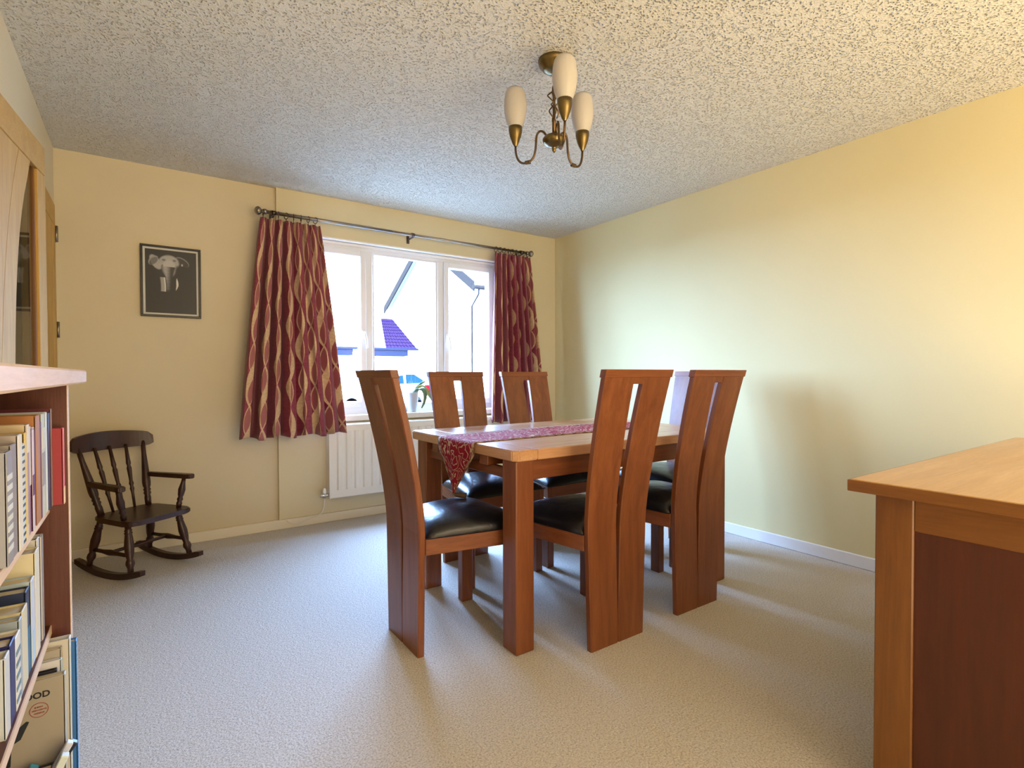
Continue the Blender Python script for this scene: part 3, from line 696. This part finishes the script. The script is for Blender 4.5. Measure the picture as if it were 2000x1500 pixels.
obj('front_rail', B(ox+pwx, L_-ox-pwx, .032, .056, SZ-.07, SZ-.03, .002), side_oak['x'], sb)
for k in range(3):
    x0 = ox+pwx+k*dw+.003; x1 = x0+dw-.006
    d = obj('door', B(x0, x1, .034, .054, .06, SZ-.075, .003), side_oak['z'], sb); bm = bmesh.new(); bm_lathe(bm, 0, 0, [(.006, 0), (.006, .012), (.014, .018), (.012, .026), (.004, .028)], 12)
    for v in bm.verts: v.co = Vector((x1-.04+v.co.x, .034-v.co.z, .45+v.co.y))
    obj('knob', bm, side_oak['z'], d)
obj('bottom_shelf', B(ox+.03, L_-ox-.03, .06, D_-oy-.03, .05, .07), side_oak['x'], sb)

# ------------------------------------------------------------------ bookcase (left foreground)
BX0, BXF, BY0, BY1 = XL+.003, -.122, .56, 1.42
bc = thing('bookcase', 'low oak bookcase packed with books at the left edge', 'bookcase', (0, 0, 0))
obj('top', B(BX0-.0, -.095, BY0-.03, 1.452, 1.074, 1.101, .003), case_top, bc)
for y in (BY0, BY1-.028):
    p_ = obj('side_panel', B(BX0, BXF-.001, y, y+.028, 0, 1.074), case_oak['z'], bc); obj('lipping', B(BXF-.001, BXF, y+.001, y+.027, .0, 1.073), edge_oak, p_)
obj('back_panel', B(BX0, BX0+.008, BY0+.028, BY1-.028, .04, 1.074), case_oak['z'], bc)
S1, S2, S3 = .836, .592, .275
for z in (S1, S2, S3):
    s_ = obj('shelf', B(BX0+.008, -.154, BY0+.028, BY1-.028, z-.018, z), case_oak['y'], bc); obj('lipping', B(-.154, -.152, BY0+.028, BY1-.028, z-.018, z-.0005), edge_oak, s_)
obj('plinth', B(BX0+.01, -.16, BY0+.028, BY1-.028, 0, .06), case_oak['y'], bc)

page_m = plain('book_pages', (.70, .60, .42), .8)
_cm = {}
def cmat(c, rough=.45):
    k = (round(c[0], 3), round(c[1], 3), round(c[2], 3), rough)
    if k not in _cm: _cm[k] = plain('book_cover_%d' % len(_cm), c, rough)
    return _cm[k]
def book(y0, y1, z, h, xf, depth, col, label, group, spine=None, bands=(), name='book', pages=True, cat='book'):
    """upright book; spine faces +X at xf, thickness along Y"""
    o = thing(name, label, cat, (xf, y0, z), 0, group); t = y1-y0; c = min(.0022, t*.2)
    bm = bmesh.new(); bm_box(bm, -depth, 0, 0, c, 0, h); bm_box(bm, -depth, 0, t-c, t, 0, h); obj('cover', bm, cmat(col), o)
    obj('spine', B(-.003, .0006, 0, t, 0, h, min(.0012, t*.2)), cmat(spine or col), o)
    if pages: obj('pages', B(-depth+.003, -.003, c, t-c, .003, h-.003), page_m, o)
    for z0_, z1_, cc in bands: obj('spine_band', B(.0004, .0012, t*.06, t*.94, h*z0_, h*z1_), cmat(cc), o)
    return o
G1, G2, G3 = 'books on the top shelf', 'books on the middle shelf', 'books on the bottom shelf'
W3, CR = (.75, .74, .70), (.66, .56, .38)
top_books = [
  (1.366, 1.389, .150, -.128, .19, (.30, .02, .03), 'slim red book with a pink spine against the end panel', (.72, .16, .18), [(0, .22, (.72, .60, .38))]),
  (1.349, 1.365, .190, -.144, .23, (.13, .02, .03), 'tall maroon folder with a grey spine, second from the end panel', (.25, .22, .22), []),
  (1.318, 1.348, .183, -.146, .22, (.010, .012, .045), 'navy book with a pale blue stripe down its spine', (.012, .014, .05), [(0, 1, (.012, .014, .05))]),
  (1.300, 1.317, .186, -.146, .21, (.55, .60, .62), 'thin pale blue book right beside the navy one', (.62, .70, .74), []),
  (1.258, 1.297, .185, -.147, .20, (.50, .53, .42), 'pale green book with grey lettering marks on the top shelf', (.53, .56, .48), [(.30, .62, (.32, .30, .28)), (.66, .86, (.62, .62, .50))]),
  (1.240, 1.257, .172, -.147, .17, (.14, .02, .06), 'thin plum book on the top shelf', (.12, .02, .06), []),
  (1.196, 1.239, .186, -.147, .24, (.40, .17, .05), 'thick tan brown book with a plain spine on the top shelf', (.42, .18, .05), []),
  (1.176, 1.195, .168, -.149, .17, (.62, .58, .66), 'white book with a purple stripe, left of the tan brown book', (.64, .56, .64), [(.02, .98, (.10, .02, .13))]),
  (1.156, 1.175, .166, -.147, .17, (.10, .02, .11), 'white and purple striped book, third left of the plum one', (.64, .56, .62), [(.35, .55, (.10, .02, .11))]),
  (1.136, 1.155, .172, -.149, .19, (.33, .12, .17), 'cream topped mauve book with a pink upper spine', (.20, .05, .12), [(.45, 1, (.62, .55, .48))]),
  (1.112, 1.135, .177, -.148, .20, (.58, .47, .30), 'tan paged cream book on the top shelf', (.36, .24, .28), [(.75, 1, (.72, .68, .56))]),
  (1.088, 1.111, .166, -.147, .17, (.52, .34, .06), 'yellow spined book with a paler base on the top shelf', (.72, .54, .16), [(0, .14, (.70, .60, .36))]),
  (1.062, 1.087, .152, -.147, .16, (.01, .03, .10), 'pale spined book with a column of dark dots beside the yellow one', (.58, .68, .74), [(z_/14+.02, z_/14+.045, (.02, .06, .12)) for z_ in range(14)]),
  (1.030, 1.061, .168, -.146, .17, (.40, .35, .33), 'white spined book with grey covers on the top shelf', (.74, .72, .66), []),
  (.992, 1.029, .158, -.148, .16, (.30, .27, .26), 'plain grey book on the top shelf', (.26, .23, .22), []),
  (.955, .991, .152, -.147, .16, (.36, .36, .38), 'grey book with white lettering marks at the left frame edge', (.28, .28, .32), [(.12+.09*k, .17+.09*k, (.66, .70, .70)) for k in range(8)]),
]
for y0, y1, h, xf, dp, c_, lab, sp_, bands in top_books: book(y0, y1, S1, h, xf, dp, c_, lab, G1, sp_, bands)
x_ = .60
for k, (t, h, c_, lab) in enumerate([(.05, .17, (.2, .05, .05), 'thick dark red book out at the near end of the top shelf'), (.04, .19, (.05, .08, .2), 'blue book at the near end of the top shelf'), (.05, .16, (.5, .45, .35), 'beige book at the near end of the top shelf'), (.045, .18, (.08, .15, .1), 'green book at the near end of the top shelf'), (.05, .17, (.4, .3, .1), 'ochre book at the near end of the top shelf'), (.055, .165, (.55, .55, .55), 'silver book at the near end of the top shelf')]):
    book(x_, x_+t-.002, S1, h, -.150, .17, c_, lab, G1); x_ += t+.005
mid_books = [
  (1.318, 1.345, .196, -.158, .20, (.55, .52, .50), 'white spined book farthest along the middle shelf', (.60, .58, .55), [(0, 1, (.30, .28, .26))]),
  (1.290, 1.317, .198, -.160, .21, (.60, .58, .55), 'tall pale grey book near the far end of the middle shelf', (.62, .60, .58), []),
  (1.244, 1.288, .186, -.157, .20, (.66, .60, .42), 'cream spined book with a tan top on the middle shelf', (.70, .66, .52), []),
  (1.206, 1.242, .148, -.158, .16, (.42, .52, .60), 'pale blue and lilac paperback on the middle shelf', (.56, .62, .74), [(.05, .4, (.45, .60, .74))]),
  (1.170, 1.204, .142, -.160, .15, (.01, .02, .07), 'dark navy book with a bright blue base on the middle shelf', (.012, .02, .07), [(.0, .55, (.02, .14, .28))]),
  (1.122, 1.168, .126, -.158, .15, (.60, .54, .34), 'yellowed cream paperback left of the navy book', (.64, .60, .42), []),
  (1.098, 1.120, .122, -.158, .15, (.30, .36, .42), 'slate blue paperback on the middle shelf', (.36, .42, .48), []),
  (1.058, 1.096, .110, -.157, .15, (.70, .70, .66), 'white paperback with dark script marks on the middle shelf', (.72, .72, .68), [(.1+.16*k, .16+.16*k, (.12, .22, .28)) for k in range(5)]),
  (1.018, 1.056, .116, -.157, .15, (.01, .01, .10), 'deep blue book near the left frame edge, middle shelf', (.012, .012, .12), []),
  (.985, 1.016, .112, -.157, .15, (.55, .60, .64), 'pale grey book at the left frame edge, middle shelf', (.58, .62, .66), []),
]
for y0, y1, h, xf, dp, c_, lab, sp_, bands in mid_books: book(y0, y1, S2, h, xf, dp, c_, lab, G2, sp_, bands)
x_ = .60
for t, h, c_, lab in [(.06, .12, (.3, .1, .08), 'rust coloured book at the near end of the middle shelf'), (.05, .14, (.1, .1, .12), 'black book at the near end of the middle shelf'), (.06, .13, (.5, .48, .4), 'stone coloured book at the near end of the middle shelf'), (.055, .12, (.1, .2, .3), 'teal book at the near end of the middle shelf'), (.06, .13, (.4, .35, .3), 'brown grey book at the near end of the middle shelf')]:
    book(x_, x_+t-.002, S2, h, -.158, .17, c_, lab, G2); x_ += t+.012
# bottom shelf
book(1.369, 1.389, S3, .283, -.113, .20, (.03, .14, .40), 'blue spiral bound notebook sticking out at the far end of the bottom shelf', G3, (.04, .20, .50), [(.03+k/30, .045+k/30, (.45, .55, .70)) for k in range(29)], name='notebook', cat='notebook')
book(1.345, 1.367, S3, .300, -.121, .23, (.52, .50, .45), 'tall white folder beside the blue spiral notebook', G3, (.66, .72, .70), [], name='folder', cat='folder', pages=False)
book(1.328, 1.344, S3, .290, -.132, .22, (.40, .36, .31), 'taupe box folder with a pale top edge behind the grey book', G3, (.42, .38, .33), [], name='folder', cat='folder')
book(1.316, 1.327, S3, .275, -.131, .20, (.62, .62, .68), 'crumpled white plastic wallet standing behind the grey book', G3, (.30, .50, .50), [], name='plastic_wallet', cat='wallet', pages=False)
book(1.304, 1.315, S3, .262, -.137, .20, (.012, .010, .022), 'black box edge standing just behind the grey book', G3, None, [], name='storage_box', cat='box', pages=False)
gb_ = book(1.285, 1.303, S3, .258, -.1235, .185, (.36, .325, .275), 'large grey book with OOD in black and a red stamp on its cover', G3, (.44, .47, .44), [])
def flat_poly(name, pts, y, mat, parent):
    bm = bmesh.new(); bm_prism(bm, pts, 'y', y-.0003, y); return obj(name, bm, mat, parent)
ink, red_ink = plain('black_ink', (.012, .010, .012), .5), plain('red_ink', (.30, .05, .045), .5)
def text_on(body, size, x, z, mat, parent, y, align='RIGHT'):
    cu = bpy.data.curves.new('lettering', 'FONT'); cu.body = body; cu.size = size; cu.align_x = align; cu.offset = size*.028; cu.extrude = .0001; cu.resolution_u = 4
    o = bpy.data.objects.new('lettering', cu); C.objects.link(o)
    bpy.context.view_layer.update()
    me = bpy.data.meshes.new_from_object(o.evaluated_get(bpy.context.evaluated_depsgraph_get())); bpy.data.objects.remove(o)
    me.materials.append(mat); o = bpy.data.objects.new('lettering', me); C.objects.link(o); o.parent = parent
    o.rotation_euler = (PI/2, 0, 0); o.location = (x, y, z); return o
# positions local to the book: x from the spine (negative inwards), z from the shelf
cov = [c_ for c_ in gb_.children if c_.name.startswith('cover')][0]
text_on('OOD', .0155, -.0205, .501-S3, ink, cov, -.0003)
text_on('Y', .0085, -.0455, .527-S3, ink, cov, -.0003)
bm = bmesh.new(); cx_, cz_, R = -.0365, .479-S3, .0135
ring = []
for k in range(36):
    a = 2*PI*k/36; ring.append([bm.verts.new((cx_+r*math.cos(a), -.0004, cz_+r*math.sin(a))) for r in (R, R-.0012)])
for k in range(36): bm.faces.new((ring[k][0], ring[k][1], ring[(k+1) % 36][1], ring[(k+1) % 36][0]))
rnd = random.Random(2)
for row, hw in ((.0055, .006), (0, .0095), (-.0055, .007)):
    x = cx_-hw
    while x < cx_+hw:
        w2 = rnd.uniform(.0008, .0018); h2 = rnd.uniform(.0016, .0030); bm_box(bm, x, x+w2, -.0006, -.0003, cz_+row-h2/2, cz_+row+h2/2); x += w2+.0006
obj('red_stamp', bm, red_ink, cov)
flat_poly('printed_figure', [(-.072+a, .440-S3+b_) for a, b_ in ((-.02, -.05), (-.02, .0), (-.012, .022), (-.004, .022), (-.003, .006), (.008, .016), (.018, .024), (.022, .022), (.016, .008), (.010, -.006), (-.002, -.012), (-.004, -.05))], -.0003, plain('blue_black_ink', (.012, .018, .026), .5), cov)
# small leaning items in front of the grey book
def slip(name, label, cat, x, y, z, w_, t_, h_, ry, rx, col, band=None):
    o = thing(name, label, cat, (x, y, z), 0, 'small cases leaning on the bottom shelf'); o.rotation_euler = (rx, ry, 0)
    obj('case', B(-w_/2, w_/2, -t_/2, t_/2, 0, h_, .0015), cmat(col, .3), o)
    if band: obj('case_stripe', B(-w_/2-.0004, w_/2+.0004, -t_/2-.0006, t_/2+.0006, h_*.25, h_*.62), cmat(band, .3), o)
    return o
slip('disc_case', 'dark slim case leaning over the foot of the grey book', 'case', -.205, 1.272, S3, .012, .012, .165, .62, 0, (.02, .022, .035), (.10, .10, .13))
slip('disc_case', 'lilac topped pale case leaning at the bottom left', 'case', -.193, 1.255, S3, .011, .014, .165, .50, 0, (.62, .66, .80), (.30, .55, .60))
slip('disc_case', 'white and cyan case leaning nearest us at the bottom left', 'case', -.180, 1.232, S3, .012, .016, .150, .42, 0, (.70, .80, .82), (.04, .42, .68))
slip('disc_case', 'bright blue case low at the bottom left', 'case', -.235, 1.262, S3, .014, .016, .135, .55, 0, (.03, .36, .62), (.45, .60, .62))
book(1.238, 1.270, S3, .108, -.139, .10, (.010, .012, .02), 'small black book with a gold emblem at the foot of the grey book', G3, (.016, .02, .03), [(.55, .8, (.30, .25, .12))])
book(1.12, 1.20, S3, .085, -.165, .17, (.10, .012, .02), 'dark red book low down at the left frame edge', G3)
book(1.06, 1.115, S3, .10, -.165, .17, (.02, .02, .03), 'black book low down at the left frame edge', G3)

# ------------------------------------------------------------------ orchid on the sill
orc = thing('potted_orchid', 'orchid with drooping leaves in a white pot on the window sill', 'plant', (1.815, 4.028, WZ0))
bm = bmesh.new(); bm_lathe(bm, 0, 0, [(.034, 0), (.037, .004), (.046, .11), (.0505, .155), (.0505, .16), (.047, .16), (.044, .14)], 28, cap=False); bm_lathe(bm, 0, 0, [(.034, .001), (.001, .001)], 20, cap=False); obj('pot', bm, plain('white_pot', (.50, .51, .54), .3), orc)
bm = bmesh.new(); bm_lathe(bm, 0, 0, [(.045, .138), (.02, .145), (.001, .147)], 16, cap=False); obj('bark', bm, plain('bark_chips', (.06, .035, .02), .9), orc)
def leaf(pts, wid, side0):
    bm = bmesh.new(); pts = [Vector(p) for p in pts]; m_ = len(pts); R = []
    for i, p in enumerate(pts):
        d = (pts[min(i+1, m_-1)]-pts[max(i-1, 0)]).normalized(); side = Vector(side0); side -= d*side.dot(d); side.normalize()
        t = i/(m_-1); w2 = wid*(math.sin(PI*min(.97, .12+.86*t))**.6); up = side.cross(d)
        R.append([bm.verts.new(p+side*w2*k+up*abs(k)*w2*.3) for k in (-1, -.5, 0, .5, 1)])
    for A, B_ in zip(R[:-1], R[1:]):
        for k in range(4): bm.faces.new((A[k], A[k+1], B_[k+1], B_[k])).smooth = True
    return bm
green = plain('orchid_leaf_green', (.10, .13, .05), .35); ygreen = plain('orchid_leaf_yellowing', (.26, .27, .09), .35)
for pts, w_, m_, sd in ((bez((.01, -.01, .15), (.05, -.05, .25), (.12, -.09, .17), (.035, -.10, .035), 14), .019, green, (.85, -.35, .25)),
                        (bez((.015, .0, .15), (.06, -.02, .225), (.10, -.03, .215), (.165, -.05, .075), 12), .024, ygreen, (.75, -.3, .6)),
                        (bez((.0, 0, .15), (.05, .01, .205), (.08, .01, .225), (.125, .01, .25), 8), .016, green, (-.3, -.5, .8))):
    lf = obj('leaf', leaf(pts, w_, sd), m_, orc); md = lf.modifiers.new('t', 'SOLIDIFY'); md.thickness = .002
bm = bmesh.new()
for p in (bez((-.01, 0, .15), (-.012, 0, .2), (-.01, 0, .22), (-.02, 0, .25), 5), bez((-.01, 0, .18), (-.005, 0, .2), (0, 0, .23), (.004, 0, .25), 5), bez((-.03, 0, .15), (-.035, 0, .19), (-.035, 0, .21), (-.03, 0, .245), 5), bez((-.01, 0, .158), (-.03, 0, .168), (-.045, 0, .165), (-.06, 0, .172), 5)): bm_tube(bm, p, .0016, 5)
bm_tube(bm, [(-.002, .012, .14), (-.002, .012, .47)], .0018, 5); bm_tube(bm, [(.034, .012, .14), (.030, .012, .47)], .0018, 5)
obj('flower_stem', bm, plain('dry_stem', (.11, .08, .06), .6), orc)

# ------------------------------------------------------------------ outside
struct('trim_3', B(-30, 60, 4.35, 90, -.35, -.25), plain('concrete_drive', (.06, .058, .055), .8))['label'] = 'concrete drive outside the window'
render_m = plain('white_render', (.36, .35, .33), .8); barge_m = plain('grey_bargeboard', (.016, .012, .010), .6, spec=0); fascia_m = plain('slate_fascia', (.011, .012, .020), .6, spec=0)
pale_tile = plain('pale_roof_tile', (.26, .24, .23), .8); shaded_tile = plain('shaded_purple_roof_tile', (.013, .006, .017), .7, spec=0)  # purple tone colours in the shaded part of the garage roof
hs = thing('house', 'white neighbouring house with grey verge boards and a downpipe', 'house', (12, 19.9, -.25))
yn, yf, ya_, ze, za = 0, 9.5, 4.75, 5.33, 8.1
bm = bmesh.new(); bm_prism(bm, [(yn, 0), (yf, 0), (yf, ze), (ya_, za), (yn, ze)], 'x', 0, 9); obj('wall', bm, render_m, hs)
sl = (za-ze)/ya_
for s in (0, 1):
    ye = yn-.35 if s == 0 else yf+.35; zz = ze-.35*sl
    bm = bmesh.new(); bm_prism(bm, [(ye, zz+.02), (ya_, za+.02), (ya_, za+.2), (ye, zz+.2)], 'x', -.3, 9.3); obj('roof_slope', bm, pale_tile, hs)
    bm = bmesh.new(); y0_, y1_ = ((ye, ya_) if s == 0 else (ya_, ye)); z0_, z1_ = ((zz, za) if s == 0 else (za, zz)); bm_prism(bm, [(y0_, z0_-.24), (y1_, z1_-.24), (y1_, z1_+.18), (y0_, z0_+.18)], 'x', -.36, -.3); obj('verge_board', bm, barge_m, hs)
bm = bmesh.new(); bm_tube(bm, [(-.4, -.42, ze-.26), (9.3, -.42, ze-.26)], .09, 8); obj('gutter', bm, barge_m, hs)
bm = bmesh.new(); bm_tube(bm, [(-.12, -.40, ze-.3), (-.12, -.38, ze-.55), (-.10, .22, ze-1.0), (-.10, .22, .1)], .035, 8); obj('downpipe', bm, plain('grey_pipe', (.010, .009, .009), .5, spec=0), hs)

gr_ = thing('garage', 'low garage beyond the drive, the shaded hipped end of its roof coloured purple', 'garage', (0, 23.3, -.25))
obj('wall', B(1.5, 10.3, .35, 4.6, 0, 2.25), render_m, gr_)
ez, rz_, X0, X1 = 2.52, 4.05, 1.0, 9.15
bm = bmesh.new(); bm_prism(bm, [(.0, ez), (2.0, rz_), (4.0, ez), (4.0, ez+.1), (2.0, rz_+.1), (0, ez+.1)], 'x', X0, X1); obj('roof_slope', bm, pale_tile, gr_)  # pale tile colour carries the blown-out brightness of the same roof
# hipped end of profiled tiles: courses with a wavy butt
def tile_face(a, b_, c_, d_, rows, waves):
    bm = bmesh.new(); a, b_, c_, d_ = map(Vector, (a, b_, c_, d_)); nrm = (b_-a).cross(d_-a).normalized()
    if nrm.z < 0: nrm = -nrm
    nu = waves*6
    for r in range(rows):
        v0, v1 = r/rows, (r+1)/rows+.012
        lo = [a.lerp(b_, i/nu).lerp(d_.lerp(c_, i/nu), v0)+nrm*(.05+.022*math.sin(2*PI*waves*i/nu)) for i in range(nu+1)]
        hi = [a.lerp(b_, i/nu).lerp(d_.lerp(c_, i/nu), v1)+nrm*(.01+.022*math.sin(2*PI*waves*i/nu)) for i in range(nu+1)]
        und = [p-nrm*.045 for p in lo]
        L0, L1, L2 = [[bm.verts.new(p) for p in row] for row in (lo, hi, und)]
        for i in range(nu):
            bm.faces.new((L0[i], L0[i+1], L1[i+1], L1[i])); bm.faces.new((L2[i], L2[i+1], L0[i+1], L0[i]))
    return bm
tf = obj('roof_tiles', tile_face((9.15, -.12, ez), (10.70, -.12, ez), (10.28, 1.92, rz_+.05), (9.70, 1.92, rz_+.05), 10, 9), shaded_tile, gr_); tf['kind'] = 'stuff'
tf = obj('roof_tiles', tile_face((10.70, -.12, ez), (10.70, 4.0, ez), (10.28, 2.05, rz_+.05), (10.28, 1.92, rz_+.05), 10, 12), shaded_tile, gr_); tf['kind'] = 'stuff'
bm = bmesh.new(); bm_box(bm, 1.0, 10.76, -.16, -.08, ez-.04, ez+.05); bm_box(bm, 8.55, 10.25, -.10, .35, ez-.30, ez-.02); bm_box(bm, 1.0, 7.65, -.10, .35, ez-.30, ez-.02); obj('fascia', bm, fascia_m, gr_)

car = thing('car', 'white estate car parked on the drive, blue tinted side windows', 'car', (4.95, 17.3, -.25)); car.scale = (.94, 1, 1)
def car_body():
    prof = [(0, .35), (.02, .62), (.12, .78), (.95, .92), (1.45, 1.36), (1.75, 1.47), (3.15, 1.46), (3.55, 1.36), (3.82, 1.0), (3.88, .75), (3.85, .35)]
    bm = bmesh.new(); R = []
    for yy, k, dz in ((0, .96, .0), (.06, 1, 0), (.5, 1, .02), (1.2, 1, .02), (1.64, 1, 0), (1.70, .96, 0)):
        R.append([bm.verts.new((1.94+(x-1.94)*k, yy+(.16 if z > 1.0 and yy < .1 else (-.16 if z > 1.0 and yy > 1.6 else 0))*min(1, (z-.95)/.4 if z > .95 else 0), z+dz)) for x, z in prof])
    n = len(prof)
    for A, B_ in zip(R[:-1], R[1:]):
        for k in range(n): bm.faces.new((A[k], A[(k+1) % n], B_[(k+1) % n], B_[k]))
    bm.faces.new(R[0]); bm.faces.new(R[-1][::-1]); return bm
car_w = plain('white_car_paint', (.72, .74, .78), .2); car_gl = plain('blue_tinted_glass', (.003, .011, .018), .4, spec=0); tyre = plain('tyre_rubber', (.012, .012, .012), .8, spec=0)
obj('body', car_body(), car_w, car)
for a_, b_ in (((1.12, 1.02), (1.50, 1.33)), ((2.0, 1.02), (2.0, 1.37)), ((2.75, 1.02), (2.75, 1.37))): pass
for pts in ([(1.10, 1.03), (1.95, 1.03), (1.95, 1.36), (1.52, 1.33)], [(2.02, 1.03), (2.72, 1.03), (2.72, 1.37), (2.02, 1.37)], [(2.82, 1.03), (3.55, 1.05), (3.35, 1.34), (2.82, 1.37)]):
    bm = bmesh.new(); v = []
    for x, z in pts: v.append((x, z))
    lo = [bm.verts.new((x, .16*min(1, (z-.95)/.4)-.02, z)) for x, z in v]; hi = [bm.verts.new((x, .16*min(1, (z-.95)/.4)+.02, z)) for x, z in v]
    bm.faces.new(lo); bm.faces.new(hi[::-1])
    for k in range(4): bm.faces.new((lo[k], hi[k], hi[(k+1) % 4], lo[(k+1) % 4]))
    obj('side_window', bm, car_gl, car)
for x in (.75, 3.15):
    for y in (.0, 1.52):
        bm = bmesh.new(); bm_tube(bm, [(x, y, .31), (x, y+.02, .31), (x, y+.16, .31), (x, y+.18, .31)], [.28, .31, .31, .28], 20); obj('wheel', bm, tyre, car)
obj('tail_light', B(3.56, 3.86, -.02, .12, .70, .98, .02), plain('red_tail_lens', (.06, .0015, .003), .4, spec=0), car)
